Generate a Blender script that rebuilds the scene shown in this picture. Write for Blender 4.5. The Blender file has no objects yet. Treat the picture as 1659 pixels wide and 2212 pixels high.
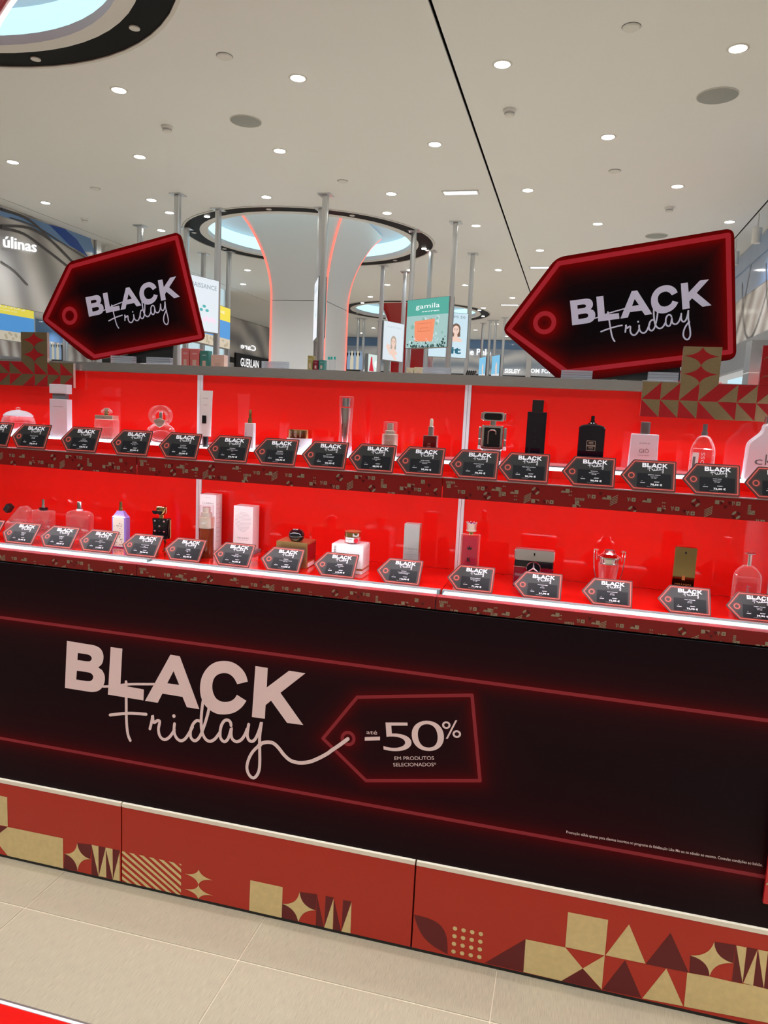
import bpy, math, random
from mathutils import Vector, Matrix
from mathutils.geometry import tessellate_polygon
random.seed(7)
S = bpy.context.scene
C = S.collection
PI = math.pi
# ---------------------------------------------------------------- camera
CX, CY, F = 829.5, 1106.0, 1588.27          # photograph treated as 1659 x 2212
YAW, PIT, ROL = -0.24524596, -0.13593742, 0.04734098
EYE = Vector((0, 0, 1.6))
fw = Vector((math.sin(YAW)*math.cos(PIT), math.cos(YAW)*math.cos(PIT), math.sin(PIT)))
r0 = Vector((math.cos(YAW), -math.sin(YAW), 0)); u0 = r0.cross(fw)
rt = math.cos(ROL)*r0 + math.sin(ROL)*u0
up = -math.sin(ROL)*r0 + math.cos(ROL)*u0
cam = bpy.data.objects.new('camera', bpy.data.cameras.new('camera')); C.objects.link(cam)
cam.data.sensor_fit = 'HORIZONTAL'; cam.data.sensor_width = 36; cam.data.lens = 36*F/1659
cam.data.clip_start = .02; cam.data.clip_end = 200
cam.matrix_world = Matrix(((rt.x, up.x, -fw.x, EYE.x), (rt.y, up.y, -fw.y, EYE.y), (rt.z, up.z, -fw.z, EYE.z), (0, 0, 0, 1)))
S.camera = cam
# ---------------------------------------------------------------- light & exposure
S.view_settings.view_transform = 'Standard'; S.view_settings.look = 'None'
S.view_settings.gamma = 1; S.view_settings.use_curve_mapping = False
S.view_settings.exposure = 0.12
W = bpy.data.worlds.new('mall_light'); S.world = W; W.use_nodes = True
W.node_tree.nodes['Background'].inputs[0].default_value = (1, .975, .94, 1)
W.node_tree.nodes['Background'].inputs[1].default_value = .3
SPOT_W = 84
def area(name, loc, rot, sx, sy, e, col=(1, 1, 1)):
    l = bpy.data.lights.new(name, 'AREA'); l.shape = 'RECTANGLE'; l.size = sx; l.size_y = sy; l.energy = e; l.color = col
    o = bpy.data.objects.new(name, l); C.objects.link(o); o.location = loc; o.rotation_euler = rot
    return o

# ---------------------------------------------------------------- pixel -> place
def ray(px, py):
    return rt*(px-CX) - up*(py-CY) + fw*F
def on(ax, val, px, py):
    d = ray(px, py); return EYE + d*((val-EYE[ax])/d[ax])
def YX(y, px, py):
    p = on(1, y, px, py); return p.x, p.z
class Frame:
    """a plane with origin, tilt (rx) and heading (rz); local x right, z up, -y towards the viewer"""
    def __init__(s, o, rx=0, rz=0):
        s.o = Vector(o); s.rx = rx; s.rz = rz
        s.m = Matrix.Translation(s.o) @ Matrix.Rotation(rz, 4, 'Z') @ Matrix.Rotation(rx, 4, 'X'); s.i = s.m.inverted()
    def px(s, x, y):
        a = s.i @ EYE; b = s.i @ (EYE + ray(x, y)); d = b-a; p = a + d*(-a.y/d.y); return (p.x, p.z)
    def poly(s, pts, ox=0, oy=0, k=1):
        return [s.px(ox+x/k, oy+y/k) for x, y in pts]

# ---------------------------------------------------------------- materials
MT = {}
def mat(name, col=(.8, .8, .8), rough=.5, metal=0, trans=0, ior=1.45, coat=0, emit=None, es=1, noise=0, nscale=40, bump=0, alpha=1, sss=0, spec=.5, stretch=None):
    if name in MT: return MT[name]
    m = bpy.data.materials.new(name); m.use_nodes = True; nt = m.node_tree; b = nt.nodes['Principled BSDF']
    b.inputs['Base Color'].default_value = (*col, 1); b.inputs['Roughness'].default_value = rough
    b.inputs['Metallic'].default_value = metal; b.inputs['Transmission Weight'].default_value = trans
    b.inputs['IOR'].default_value = ior; b.inputs['Coat Weight'].default_value = coat; b.inputs['Coat Roughness'].default_value = .03
    b.inputs['Alpha'].default_value = alpha; b.inputs['Specular IOR Level'].default_value = spec
    if sss: b.inputs['Subsurface Weight'].default_value = sss; b.inputs['Subsurface Radius'].default_value = (.02, .02, .02)
    if emit: b.inputs['Emission Color'].default_value = (*emit, 1); b.inputs['Emission Strength'].default_value = es
    if noise or bump:
        tc = nt.nodes.new('ShaderNodeTexCoord'); mp = nt.nodes.new('ShaderNodeMapping'); n = nt.nodes.new('ShaderNodeTexNoise')
        if stretch: mp.inputs['Scale'].default_value = stretch
        n.inputs['Scale'].default_value = nscale; n.inputs['Detail'].default_value = 4
        nt.links.new(tc.outputs['Object'], mp.inputs[0]); nt.links.new(mp.outputs[0], n.inputs['Vector'])
        if noise:
            mx = nt.nodes.new('ShaderNodeMix'); mx.data_type = 'RGBA'
            mx.inputs[6].default_value = (*[c*(1-noise) for c in col], 1); mx.inputs[7].default_value = (*[min(1, c*(1+noise)) for c in col], 1)
            nt.links.new(n.outputs[0], mx.inputs[0]); nt.links.new(mx.outputs[2], b.inputs['Base Color'])
        if bump:
            bp = nt.nodes.new('ShaderNodeBump'); bp.inputs['Strength'].default_value = bump; bp.inputs['Distance'].default_value = .001
            nt.links.new(n.outputs[0], bp.inputs['Height']); nt.links.new(bp.outputs[0], b.inputs['Normal'])
    MT[name] = m; return m
def G(name, col, ior=1.45, rough=.02):
    # thin-walled glass: see-through body, mirror-like rim with white mixed in as painted edge light
    if name in MT: return MT[name]
    m = bpy.data.materials.new(name); m.use_nodes = True; nt = m.node_tree; N = nt.nodes; L = nt.links
    N.remove(N['Principled BSDF']); out = N['Material Output']
    t = N.new('ShaderNodeBsdfTransparent'); t.inputs[0].default_value = (*col, 1); g = N.new('ShaderNodeBsdfGlossy'); g.inputs[0].default_value = (1, 1, 1, 1); g.inputs['Roughness'].default_value = max(rough, .06)
    w = N.new('ShaderNodeLayerWeight'); w.inputs['Blend'].default_value = .30 if ior > 1.4 else .12
    a = N.new('ShaderNodeMath'); a.operation = 'MULTIPLY_ADD'; a.inputs[1].default_value = .95; a.inputs[2].default_value = .035; L.new(w.outputs['Facing'], a.inputs[0])
    nz = N.new('ShaderNodeTexNoise'); nz.inputs['Scale'].default_value = 14; bp = N.new('ShaderNodeBump'); bp.inputs['Strength'].default_value = .02; bp.inputs['Distance'].default_value = .0005
    tc = N.new('ShaderNodeTexCoord'); L.new(tc.outputs['Object'], nz.inputs['Vector']); L.new(nz.outputs[0], bp.inputs['Height']); L.new(bp.outputs[0], g.inputs['Normal'])
    mx = N.new('ShaderNodeMixShader'); L.new(a.outputs[0], mx.inputs[0]); df = N.new('ShaderNodeBsdfDiffuse'); df.inputs[0].default_value = (.95, .93, .95, 1); m2 = N.new('ShaderNodeMixShader'); m2.inputs[0].default_value = .24; L.new(g.outputs[0], m2.inputs[1]); L.new(df.outputs[0], m2.inputs[2]); L.new(t.outputs[0], mx.inputs[1]); L.new(m2.outputs[0], mx.inputs[2]); L.new(mx.outputs[0], out.inputs[0])
    MT[name] = m; return m
white = mat('white_paint', (.78, .78, .77), .5, noise=.02)
ceil_m = mat('ceiling_paint', (.86, .875, .89), .6, noise=.02, nscale=90, bump=.05)
black_g = mat('black_gloss', (.006, .006, .008), .08, coat=.5)
black_m = mat('black_matt', (.012, .012, .013), .45)
steel = mat('brushed_steel', (.66, .69, .72), .3, 1, noise=.08, nscale=60, stretch=(1, 30, 30))
alu = mat('aluminium', (.72, .73, .75), .28, 1)
chrome = mat('chrome', (.88, .88, .89), .14, 1)
gold_p = mat('polished_gold', (.75, .55, .25), .1, 1)
champ = mat('champagne_metal', (.80, .75, .64), .38, .85, noise=.04, nscale=200)
red_gl = mat('red_acrylic', (.68, .009, .006), .06, coat=.4, noise=.03, nscale=3)
red_kick = mat('red_kick_print', (.47, .026, .011), .4, noise=.05, nscale=120)
dk_red = mat('dark_red_print', (.13, .006, .008), .42)
skirt_m = mat('red_skirt_print', (.19, .007, .007), .25, noise=.04, nscale=90)
skirt_d = mat('dark_skirt_print', (.075, .003, .004), .22)
gold_f = mat('matt_gold_print', (.72, .55, .26), .42, .2, noise=.14, nscale=55)
gold_s = mat('gold_foil_small', (.34, .31, .22), .3, .6, noise=.2, nscale=300)
foil = mat('gold_foil', (.62, .50, .30), .2, 1, noise=.15, nscale=500, bump=.5)
foil_red = mat('foil_red_print', (.33, .010, .014), .2, .25, coat=.3, noise=.04, nscale=100)
print_w = mat('white_print', (.80, .80, .86), .4, noise=.02)
print_pk = mat('pale_print', (.72, .60, .56), .5, noise=.03, nscale=200)
print_k = mat('black_print', (.01, .01, .012), .35)
print_g = mat('grey_print', (.16, .17, .19), .4)
led = mat('led_strip', (.15, .16, .17), .6, emit=(.62, .93, .95), es=1.25)
led_up = mat('led_diffuser', (.9, .92, 1), .4, emit=(.86, .90, 1), es=3.0)
led_dim = mat('led_under', (.9, .9, 1), .4, emit=(.88, .94, 1), es=36)
glass = G('clear_glass', (1, 1, 1)); glass_pk = G('rose_glass', (1, .97, .97)); acryl = G('clear_acrylic', (.97, .98, 1), ior=1.3)
frost = mat('frosted_glass', (.86, .89, 1), .4, trans=.35, ior=1.25, sss=.6)
pinkliq = G('pink_liquid', (1, .72, .76), ior=1.33)
clearliq = G('pale_liquid', (.97, .90, .92), ior=1.33)
amber = G('amber_glass', (.30, .07, .02)); amber_l = mat('amber_liquid', (.75, .30, .03), .2, trans=.2)
redglass = mat('red_glass', (.34, .006, .03), .12, coat=.4)
pack_w = mat('white_carton', (.80, .82, .82), .3, coat=.3, noise=.02)
pack_g = mat('gold_carton', (.55, .40, .17), .28, .85, noise=.08, nscale=30)
pack_s = mat('silver_carton', (.50, .54, .53), .35, .6, noise=.1, nscale=20)
grey_cap = mat('grey_cap', (.16, .165, .17), .4, .4)

# ---------------------------------------------------------------- mesh builder
class MB:
    def __init__(s): s.v = []; s.f = []
    def add(s, vs, fs):
        n = len(s.v); s.v += [tuple(v) for v in vs]; s.f += [tuple(i+n for i in f) for f in fs]; return s
    def box(s, x0, x1, y0, y1, z0, z1):
        v = [(x, y, z) for z in (z0, z1) for y in (y0, y1) for x in (x0, x1)]
        return s.add(v, [(0, 2, 3, 1), (4, 5, 7, 6), (0, 1, 5, 4), (2, 6, 7, 3), (0, 4, 6, 2), (1, 3, 7, 5)])
    def loft(s, secs, cap=True, closed=True):
        n = len(secs[0]); v = [p for q in secs for p in q]; f = []
        for k in range(len(secs)-1):
            for i in range(n if closed else n-1):
                j = (i+1) % n; f.append((k*n+i, k*n+j, (k+1)*n+j, (k+1)*n+i))
        if cap: f.append(tuple(reversed(range(n)))); f.append(tuple(range((len(secs)-1)*n, len(secs)*n)))
        return s.add(v, f)
    def lathe(s, prof, cx=0, cy=0, cz=0, n=24, sx=1, sy=1, cap=True):
        return s.loft([[(cx+r*sx*math.cos(2*PI*i/n), cy+r*sy*math.sin(2*PI*i/n), cz+z) for i in range(n)] for r, z in prof], cap)
    def rbox(s, w, d, z0, z1, r=.003, n=4, c=.001, cx=0, cy=0):
        def R(w, d, r):
            o = []
            for (a, b, t) in ((w/2-r, d/2-r, 0), (-w/2+r, d/2-r, 90), (-w/2+r, -d/2+r, 180), (w/2-r, -d/2+r, 270)):
                for k in range(n+1):
                    g = math.radians(t+90*k/n); o.append((cx+a+r*math.cos(g), cy+b+r*math.sin(g)))
            return o
        a = R(w-2*c, d-2*c, max(r-c, .0002)); b = R(w, d, r)
        return s.loft([[(x, y, z0) for x, y in a], [(x, y, z0+c) for x, y in b], [(x, y, z1-c) for x, y in b], [(x, y, z1) for x, y in a]])
    def ext(s, pts, y0, y1, c=0, holes=()):
        """front outline (x,z) extruded along y, y0 the front; c = chamfer by shrinking towards the centre"""
        if len(holes):
            loops = [pts]+list(holes); fl = [p for l in loops for p in l]
            tr = tessellate_polygon([[Vector((x, z, 0)) for x, z in l] for l in loops]); n = len(fl)
            s.add([(x, y0, z) for x, z in fl]+[(x, y1, z) for x, z in fl], [tuple(t) for t in tr]+[tuple(i+n for i in reversed(t)) for t in tr])
            for l in loops:
                s.loft([[(x, y0, z) for x, z in l], [(x, y1, z) for x, z in l]], cap=False)
            return s
        mx = sum(p[0] for p in pts)/len(pts); mz = sum(p[1] for p in pts)/len(pts)
        def sh(k):
            if not k: return pts
            o = []
            for x, z in pts:
                d = math.hypot(x-mx, z-mz) or 1; o.append((x-(x-mx)/d*k, z-(z-mz)/d*k))
            return o
        secs = [[(x, y0, z) for x, z in sh(c)]]
        if c: secs += [[(x, y0+c, z) for x, z in pts], [(x, y1-c, z) for x, z in pts]]
        secs.append([(x, y1, z) for x, z in sh(c)])
        n = len(pts); s.loft(secs, cap=False)
        tr = [tuple(range(n))] if convex(pts) else tessellate_polygon([[Vector((x, z, 0)) for x, z in pts]])
        for sec in (secs[0], secs[-1]): s.add(sec, [tuple(t) for t in tr])
        return s
    def flat(s, loops, y=0):
        """printed shape (x,z) at depth y, first loop outer, the rest holes"""
        fl = [p for l in loops for p in l]
        tr = [tuple(range(len(fl)))] if len(loops) == 1 and convex(fl) else tessellate_polygon([[Vector((x, z, 0)) for x, z in l] for l in loops])
        return s.add([(x, y, z) for x, z in fl], [tuple(t) for t in tr])
    def stroke(s, pts, w, y=0, smooth=4, taper=None):
        P = [Vector(p) for p in pts]
        if smooth > 1 and len(P) > 2:
            Q = []
            for i in range(len(P)-1):
                a = P[max(i-1, 0)]; b = P[i]; c = P[i+1]; d = P[min(i+2, len(P)-1)]
                for k in range(smooth):
                    t = k/smooth; Q.append(.5*((2*b)+(c-a)*t+(2*a-5*b+4*c-d)*t*t+(3*b-a-3*c+d)*t**3))
            P = Q+[P[-1]]
        L = []
        for i, p in enumerate(P):
            t = (P[min(i+1, len(P)-1)]-P[max(i-1, 0)]).normalized(); nn = Vector((-t.y, t.x))*w/2
            L.append((p+nn, p-nn))
        v = [(q.x, y-.00008*i/max(1, len(L)-1), q.y) for i, ab in enumerate(L) for q in ab]
        s.add(v, [(2*i, 2*i+1, 2*i+3, 2*i+2) for i in range(len(L)-1)])
        for p in (P[0], P[-1]): s.disc(p.x, p.y, w/2, y-(.00005 if p is P[0] else .00011), 8)
        return s
    def disc(s, x, z, r, y=0, n=20, r2=None):
        o = [(x+r*math.cos(2*PI*i/n), z+(r2 or r)*math.sin(2*PI*i/n)) for i in range(n)]
        return s.add([(a, y, b) for a, b in o], [tuple(range(n))])
    def tube(s, pts, r, n=8):
        P = [Vector(p) for p in pts]; secs = []
        for i, p in enumerate(P):
            t = (P[min(i+1, len(P)-1)]-P[max(i-1, 0)]).normalized()
            a = t.cross(Vector((.13, .31, .94))).normalized(); b = t.cross(a)
            secs.append([p+a*r*math.cos(2*PI*k/n)+b*r*math.sin(2*PI*k/n) for k in range(n)])
        return s.loft(secs)
    def xf(s, fn):
        s.v = [tuple(fn(Vector(v))) for v in s.v]; return s
def convex(p):
    sg = 0; n = len(p)
    for i in range(n):
        a, b, c = p[i-2], p[i-1], p[i]; k = (b[0]-a[0])*(c[1]-b[1])-(b[1]-a[1])*(c[0]-b[0])
        if abs(k) < 1e-12: continue
        if sg and k*sg < 0: return False
        sg = k
    return True
def circ(x, z, r, n=24, r2=None): return [(x+r*math.cos(2*PI*i/n), z+(r2 or r)*math.sin(2*PI*i/n)) for i in range(n)]
def rpoly(pts, r, n=5):
    o = []; m = len(pts)
    for i in range(m):
        p = Vector(pts[i]); a = (Vector(pts[i-1])-p); b = (Vector(pts[(i+1) % m])-p); k = min(r, a.length/2.2, b.length/2.2)
        A = p+a.normalized()*k; B = p+b.normalized()*k
        for j in range(n+1):
            t = j/n; q = A*(1-t)**2+p*2*t*(1-t)+B*t*t; o.append((q.x, q.y))
    return o

def link(name, mb, m, parent=None, label=None, sharp=.6):
    me = bpy.data.meshes.new(name); me.from_pydata(mb.v, [], mb.f); me.validate(); me.update()
    o = bpy.data.objects.new(name, me); me.materials.append(m); C.objects.link(o)
    if parent: o.parent = parent
    if label: o['label'] = label
    return o
def fixn(o):
    import bmesh
    b = bmesh.new(); b.from_mesh(o.data); bmesh.ops.remove_doubles(b, verts=b.verts, dist=1e-6); bmesh.ops.recalc_face_normals(b, faces=b.faces); b.to_mesh(o.data); b.free()
    for p in o.data.polygons: p.use_smooth = True
    o.data.set_sharp_from_angle(angle=.6)
    return o
def part(name, mb, m, parent, label=None): return fixn(link(name, mb, m, parent, label))
def decal(name, mb, m, parent, label=None): return link(name, mb, m, parent, label)
def thing(name, label, cat, loc=(0, 0, 0), group=None, rx=0, rz=0):
    o = bpy.data.objects.new(name, None); C.objects.link(o); o.empty_display_size = .02
    o.location = loc; o.rotation_euler = (rx, 0, rz); o['label'] = label; o['category'] = cat
    if group: o['group'] = group
    return o
def struct(name, mb, m, parent=None, label=None):
    o = fixn(link(name, mb, m, parent)); 
    if not parent: o['kind'] = 'structure'; o['label'] = label or name
    return o

# ---------------------------------------------------------------- lettering
_tc = {}
def glyphs(s, bold=0, ls=1.0, res=2):
    k = (s, bold, ls, res)
    if k in _tc: return _tc[k]
    c = bpy.data.curves.new('lettering', 'FONT'); c.body = s; c.offset = bold; c.resolution_u = res; c.fill_mode = 'FRONT'; c.space_character = ls
    o = bpy.data.objects.new('lettering', c); me = o.to_mesh()
    v = [(p.co.x, p.co.y) for p in me.vertices]; f = [tuple(p.vertices) for p in me.polygons]
    o.to_mesh_clear(); bpy.data.objects.remove(o); bpy.data.curves.remove(c)
    x0 = min(p[0] for p in v); x1 = max(p[0] for p in v)
    _tc[k] = (v, f, x0, x1); return _tc[k]
CAP = .73                                    # capital height of the built-in font at size 1
def text(mb, s, x, z, h, w=None, y=0, bold=0, align='C', ang=0, mirror=False, ls=1.0, res=2):
    """capital height h, baseline z; w forces the width"""
    v, f, x0, x1 = glyphs(s, bold, ls, res); k = h/CAP; kx = (w/(x1-x0)) if w else k
    W_ = (x1-x0)*kx; ox = {'C': -W_/2, 'L': 0, 'R': -W_}[align]
    ca, sa = math.cos(ang), math.sin(ang); vs = []
    for a, b in v:
        p = ox+(a-x0)*kx; q = b*k
        if mirror: p = -p
        vs.append((x+p*ca-q*sa, y, z+p*sa+q*ca))
    return mb.add(vs, f)

# BLACK / Friday mark, traced in the plane of the low banner
LEAN = math.atan2(.071, .742)
BAN = Frame((0, 1.995, .29), -LEAN)
def A1(p): return BAN.poly(p, 0, 1350, 2.37)
def A2(p): return BAN.poly(p, 600, 1400, 2.765)
def A3(p): return BAN.poly(p, 210, 1460, 5.184)
def A4(p): return BAN.poly(p, 430, 1480, 5.925)
def cr(P, m=4):
    P = [Vector(p) for p in P]; Q = []
    for i in range(len(P)-1):
        a = P[max(i-1, 0)]; b = P[i]; c = P[i+1]; d = P[min(i+2, len(P)-1)]
        for k in range(m):
            t = k/m; q = .5*((2*b)+(c-a)*t+(2*a-5*b+4*c-d)*t*t+(3*b-a-3*c+d)*t**3); Q.append((q.x, q.y))
    return Q+[tuple(P[-1])]
def rnd(L_, spans):
    o = []; i = 0
    while i < len(L_):
        sp = [q for q in spans if q[0] == i]
        if sp: o += cr(L_[sp[0][0]:sp[0][1]+1]); i = sp[0][1]+1
        else: o.append(L_[i]); i += 1
    return o
LET = [
 [A1([(343,81),(440,97),(485,105),(515,122),(529,150),(529,180),(520,202),(503,217),(524,232),(536,258),(536,290),(525,318),(505,336),(475,343),(440,339),(333,322)]),
  A1([(399,143),(440,149),(458,154),(469,165),(469,177),(458,186),(435,185),(397,179)]), A1([(394,234),(440,240),(464,246),(477,260),(475,277),(462,287),(440,287),(391,279)])],
 [A1([(567,113),(627,121),(617,308),(737,330),(735,386),(553,356)])],
 [A1([(873,152),(921,160),(1021,431),(957,421),(935,368),(832,351),(808,398),(743,388)]), A1([(889,236),(918,307),(857,298)])],
 [A1([(1269,290),(1260,258),(1243,230),(1216,205),(1184,189),(1150,184),(1112,188),(1078,205),(1050,235),(1032,272),(1025,312),(1026,350),(1034,381),(1051,412),(1077,437),(1108,453),(1140,458),(1175,455),(1208,444),(1240,419),(1262,388),(1213,357),(1202,375),(1184,388),(1160,394),(1136,392),(1113,381),(1098,362),(1088,330),(1089,295),(1100,268),(1120,252),(1148,246),(1175,252),(1198,272),(1215,303)])],
 [A1([(1308,210),(1371,220),(1366,320),(1480,234),(1564,247),(1436,347),(1553,512),(1470,501),(1388,387),(1360,410),(1356,480),(1290,471)])]]
LET[0][0] = rnd(LET[0][0], [(2, 7), (8, 14)]) if 0 else LET[0][0]
_b = LET[0][0]; LET[0][0] = [_b[0]]+cr(_b[1:8])+cr([_b[8]]+_b[9:15])+_b[15:]
LET[0][1] = [LET[0][1][0]]+cr(LET[0][1][1:7])+[LET[0][1][7]]; LET[0][2] = [LET[0][2][0]]+cr(LET[0][2][1:7])+[LET[0][2][7]]
_c = LET[3][0]; LET[3][0] = cr(_c[:21])+cr(_c[21:])
SCR = [A3([(65,118),(100,118),(200,112),(300,98),(400,92),(520,92),(640,92)]),
 A3([(325,65),(326,200),(327,330),(328,440),(333,560),(347,660),(372,722)]),
 A3([(145,437),(250,425),(350,418),(450,421),(550,429)]),
 A3([(592,592),(605,540),(618,480),(622,440),(628,500),(640,522),(675,500),(700,505),(698,540),(688,590),(695,650),(720,695),(760,712),(805,690),(845,640),(866,600)]),
 A3([(868,535),(862,600),(872,660),(900,705),(940,726),(985,705),(1025,650),(1070,570)]),
 A3([(1150,505),(1115,500),(1075,540),(1048,610),(1048,680),(1075,718),(1110,722),(1150,680),(1185,600),(1225,480),(1255,350),(1245,250),(1215,215),(1190,270),(1172,400),(1166,520),(1175,620),(1210,700),(1262,732),(1320,705),(1370,640)]),
 A4([(412,515),(405,475),(375,447),(330,452),(290,510),(272,600),(280,680),(325,722),(370,690),(400,610),(418,545),(412,620),(430,690),(485,722),(545,695),(590,630),(618,560)]),
 A4([(638,500),(628,560),(620,640),(640,700),(680,718),(720,690),(760,610),(790,520),(802,470),(790,560),(778,660),(778,800),(780,950),(775,1060),(755,1130),(715,1180),(670,1175),(630,1120),(615,1040),(640,940),(690,850),(760,780),(790,765)])]
TAIL = A4([(760,778),(800,745),(850,730),(905,728),(960,745),(1020,800),(1090,890),(1170,960),(1260,988),(1340,990),(1430,975),(1540,930),(1650,870)])+A2([(320,612),(370,578),(420,541)])
DOT = A3([(860,450)])[0]
LX0 = LET[0][0][0][0]; LX1 = LET[4][0][4][0]; LZ0 = LET[0][0][-1][1]; LZ1 = LET[0][0][0][1]
def logo(mb, x0, z0, w, ang=0, y=0, tail=False, bold=1.0):
    k = w/(LX1-LX0); ca, sa = math.cos(ang), math.sin(ang)
    T = lambda p: (x0+((p[0]-LX0)*ca-(p[1]-LZ0)*sa)*k, z0+((p[0]-LX0)*sa+(p[1]-LZ0)*ca)*k)
    for l in LET: mb.flat([[T(p) for p in q] for q in l], y)
    sw = .0098*k*bold
    for i, q in enumerate(SCR): mb.stroke([T(p) for p in q], sw*(.8 if i == 0 else 1), y-.0001-.00012*i, 3)
    d = T(DOT); mb.disc(d[0], d[1], sw*.62, y, 12)
    if tail: mb.stroke([T(p) for p in TAIL], sw*1.15, y-.0012, 4)
    return mb

# printed neon outlines as a flat procedural print
def neon_mat(name, segs, rings, w, glow, base=(.006, .004, .006), tube_c=(.40, .02, .03), glow_c=(.30, .0, .004), rough=.12, wide=0, gk=1.0, spec=.5):
    m = bpy.data.materials.new(name); m.use_nodes = True; nt = m.node_tree; N = nt.nodes; L = nt.links
    b = N['Principled BSDF']; b.inputs['Roughness'].default_value = rough; b.inputs['Specular IOR Level'].default_value = spec
    tc = N.new('ShaderNodeTexCoord'); sp = N.new('ShaderNodeSeparateXYZ'); cb = N.new('ShaderNodeCombineXYZ')
    L.new(tc.outputs['Object'], sp.inputs[0]); L.new(sp.outputs[0], cb.inputs[0]); L.new(sp.outputs[2], cb.inputs[2])
    P = cb.outputs[0]
    def vm(op, a, b_=None, s=None):
        n = N.new('ShaderNodeVectorMath'); n.operation = op
        for i, q in enumerate((a, b_)):
            if q is None: continue
            if isinstance(q, tuple): n.inputs[i].default_value = q
            else: L.new(q, n.inputs[i])
        if s is not None: L.new(s, n.inputs['Scale'])
        return n
    def ma(op, a, b_=None, cl=False):
        n = N.new('ShaderNodeMath'); n.operation = op; n.use_clamp = cl
        for i, q in enumerate((a, b_)):
            if q is None: continue
            if isinstance(q, (int, float)): n.inputs[i].default_value = q
            else: L.new(q, n.inputs[i])
        return n.outputs[0]
    D = None
    for (a, c) in segs:
        A = (a[0], 0, a[1]); dx, dz = c[0]-a[0], c[1]-a[1]; q = dx*dx+dz*dz
        s1 = vm('SUBTRACT', P, A).outputs[0]; t = vm('DOT_PRODUCT', s1, (dx/q, 0, dz/q)).outputs['Value']; t = ma('ADD', t, 0, True)
        n = N.new('ShaderNodeVectorMath'); n.operation = 'SCALE'; n.inputs[0].default_value = (dx, 0, dz); L.new(t, n.inputs['Scale'])
        d = vm('LENGTH', vm('SUBTRACT', s1, n.outputs[0]).outputs[0]).outputs['Value']
        D = d if D is None else ma('MINIMUM', D, d)
    for (c, r) in rings:
        d = ma('ABSOLUTE', ma('SUBTRACT', vm('LENGTH', vm('SUBTRACT', P, (c[0], 0, c[1])).outputs[0]).outputs['Value'], r))
        D = d if D is None else ma('MINIMUM', D, d)
    core = N.new('ShaderNodeMapRange'); core.interpolation_type = 'SMOOTHSTEP'
    L.new(D, core.inputs['Value']); core.inputs['From Min'].default_value = w*.5+.0004; core.inputs['From Max'].default_value = w*.5; core.inputs['To Min'].default_value = 0; core.inputs['To Max'].default_value = 1
    g = ma('MULTIPLY', ma('EXPONENT', ma('MULTIPLY', ma('MAXIMUM', ma('SUBTRACT', D, w*.5), 0.0), -1/glow)), gk, True)
    if wide: g = ma('ADD', g, ma('MULTIPLY', ma('EXPONENT', ma('MULTIPLY', D, -1/.085)), wide), True)
    m1 = N.new('ShaderNodeMix'); m1.data_type = 'RGBA'; m1.inputs[6].default_value = (*base, 1); m1.inputs[7].default_value = (*glow_c, 1); L.new(g, m1.inputs[0])
    m2 = N.new('ShaderNodeMix'); m2.data_type = 'RGBA'; L.new(m1.outputs[2], m2.inputs[6]); m2.inputs[7].default_value = (*tube_c, 1); L.new(core.outputs[0], m2.inputs[0])
    L.new(m2.outputs[2], b.inputs['Base Color'])
    nz = N.new('ShaderNodeTexNoise'); nz.inputs['Scale'].default_value = 9; bp = N.new('ShaderNodeBump'); bp.inputs['Strength'].default_value = .04; bp.inputs['Distance'].default_value = .01
    L.new(tc.outputs['Object'], nz.inputs['Vector']); L.new(nz.outputs[0], bp.inputs['Height']); L.new(bp.outputs[0], b.inputs['Normal'])
    return m
def loop_segs(p): return [(p[i], p[(i+1) % len(p)]) for i in range(len(p))]
ORD = ['first', 'second', 'third', 'fourth', 'fifth', 'sixth', 'seventh', 'eighth', 'ninth', 'tenth', 'eleventh', 'twelfth', 'thirteenth', 'fourteenth', 'fifteenth', 'sixteenth', 'seventeenth', 'eighteenth', 'nineteenth', 'twentieth']

# ================================================================ STRUCTURE
HC = 4.0
GAPS = [-14.0, -7.12, -1.015, 1.805, 9.0]
HOLES = [(-3.9, 3.2), (-3.9, 10.45), (-3.9, 17.75)]
RH = 1.80
ceil_root = struct('ceiling', MB().box(-14, 9, -6, 26, HC+.30, HC+.34), black_m, label='white plaster ceiling in wide panels with thin dark joints')
for i in range(4):
    x0, x1 = GAPS[i]+(.011 if i else 0), GAPS[i+1]-(.011 if i < 3 else 0)
    if i: part('joint', MB().box(GAPS[i]-.0105, GAPS[i]+.0105, -6, 26, HC+.012, HC+.03), mat('joint_black', (.003, .003, .003), .9, spec=0), ceil_root)
    mb = MB(); outer = [(x0, -6), (x1, -6), (x1, 26), (x0, 26)]
    hs = [circ(h[0], h[1], RH, 64) for h in HOLES if x0 < h[0] < x1]
    loops = [outer]+hs; fl = [p for l in loops for p in l]
    tr = tessellate_polygon([[Vector((a, b, 0)) for a, b in l] for l in loops])
    mb.add([(a, b, HC) for a, b in fl], [tuple(t) for t in tr])
    for l in loops: mb.loft([[(a, b, HC) for a, b in l], [(a, b, HC+.03) for a, b in l]], cap=False)
    o = link('ceiling_panel', mb, ceil_m, ceil_root)
cyan = mat('cove_light', (.6, .9, .95), .5, emit=(.48, .84, .92), es=1.0)
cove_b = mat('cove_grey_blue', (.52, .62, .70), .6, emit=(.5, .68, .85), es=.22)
ring_k = mat('ring_black', (.004, .004, .005), .5, spec=.1)
lens_m = mat('downlight_lens', (1, 1, .95), .4, emit=(1, .98, .90), es=22)
ring_w = mat('downlight_ring', (.72, .71, .68), .35)
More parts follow.
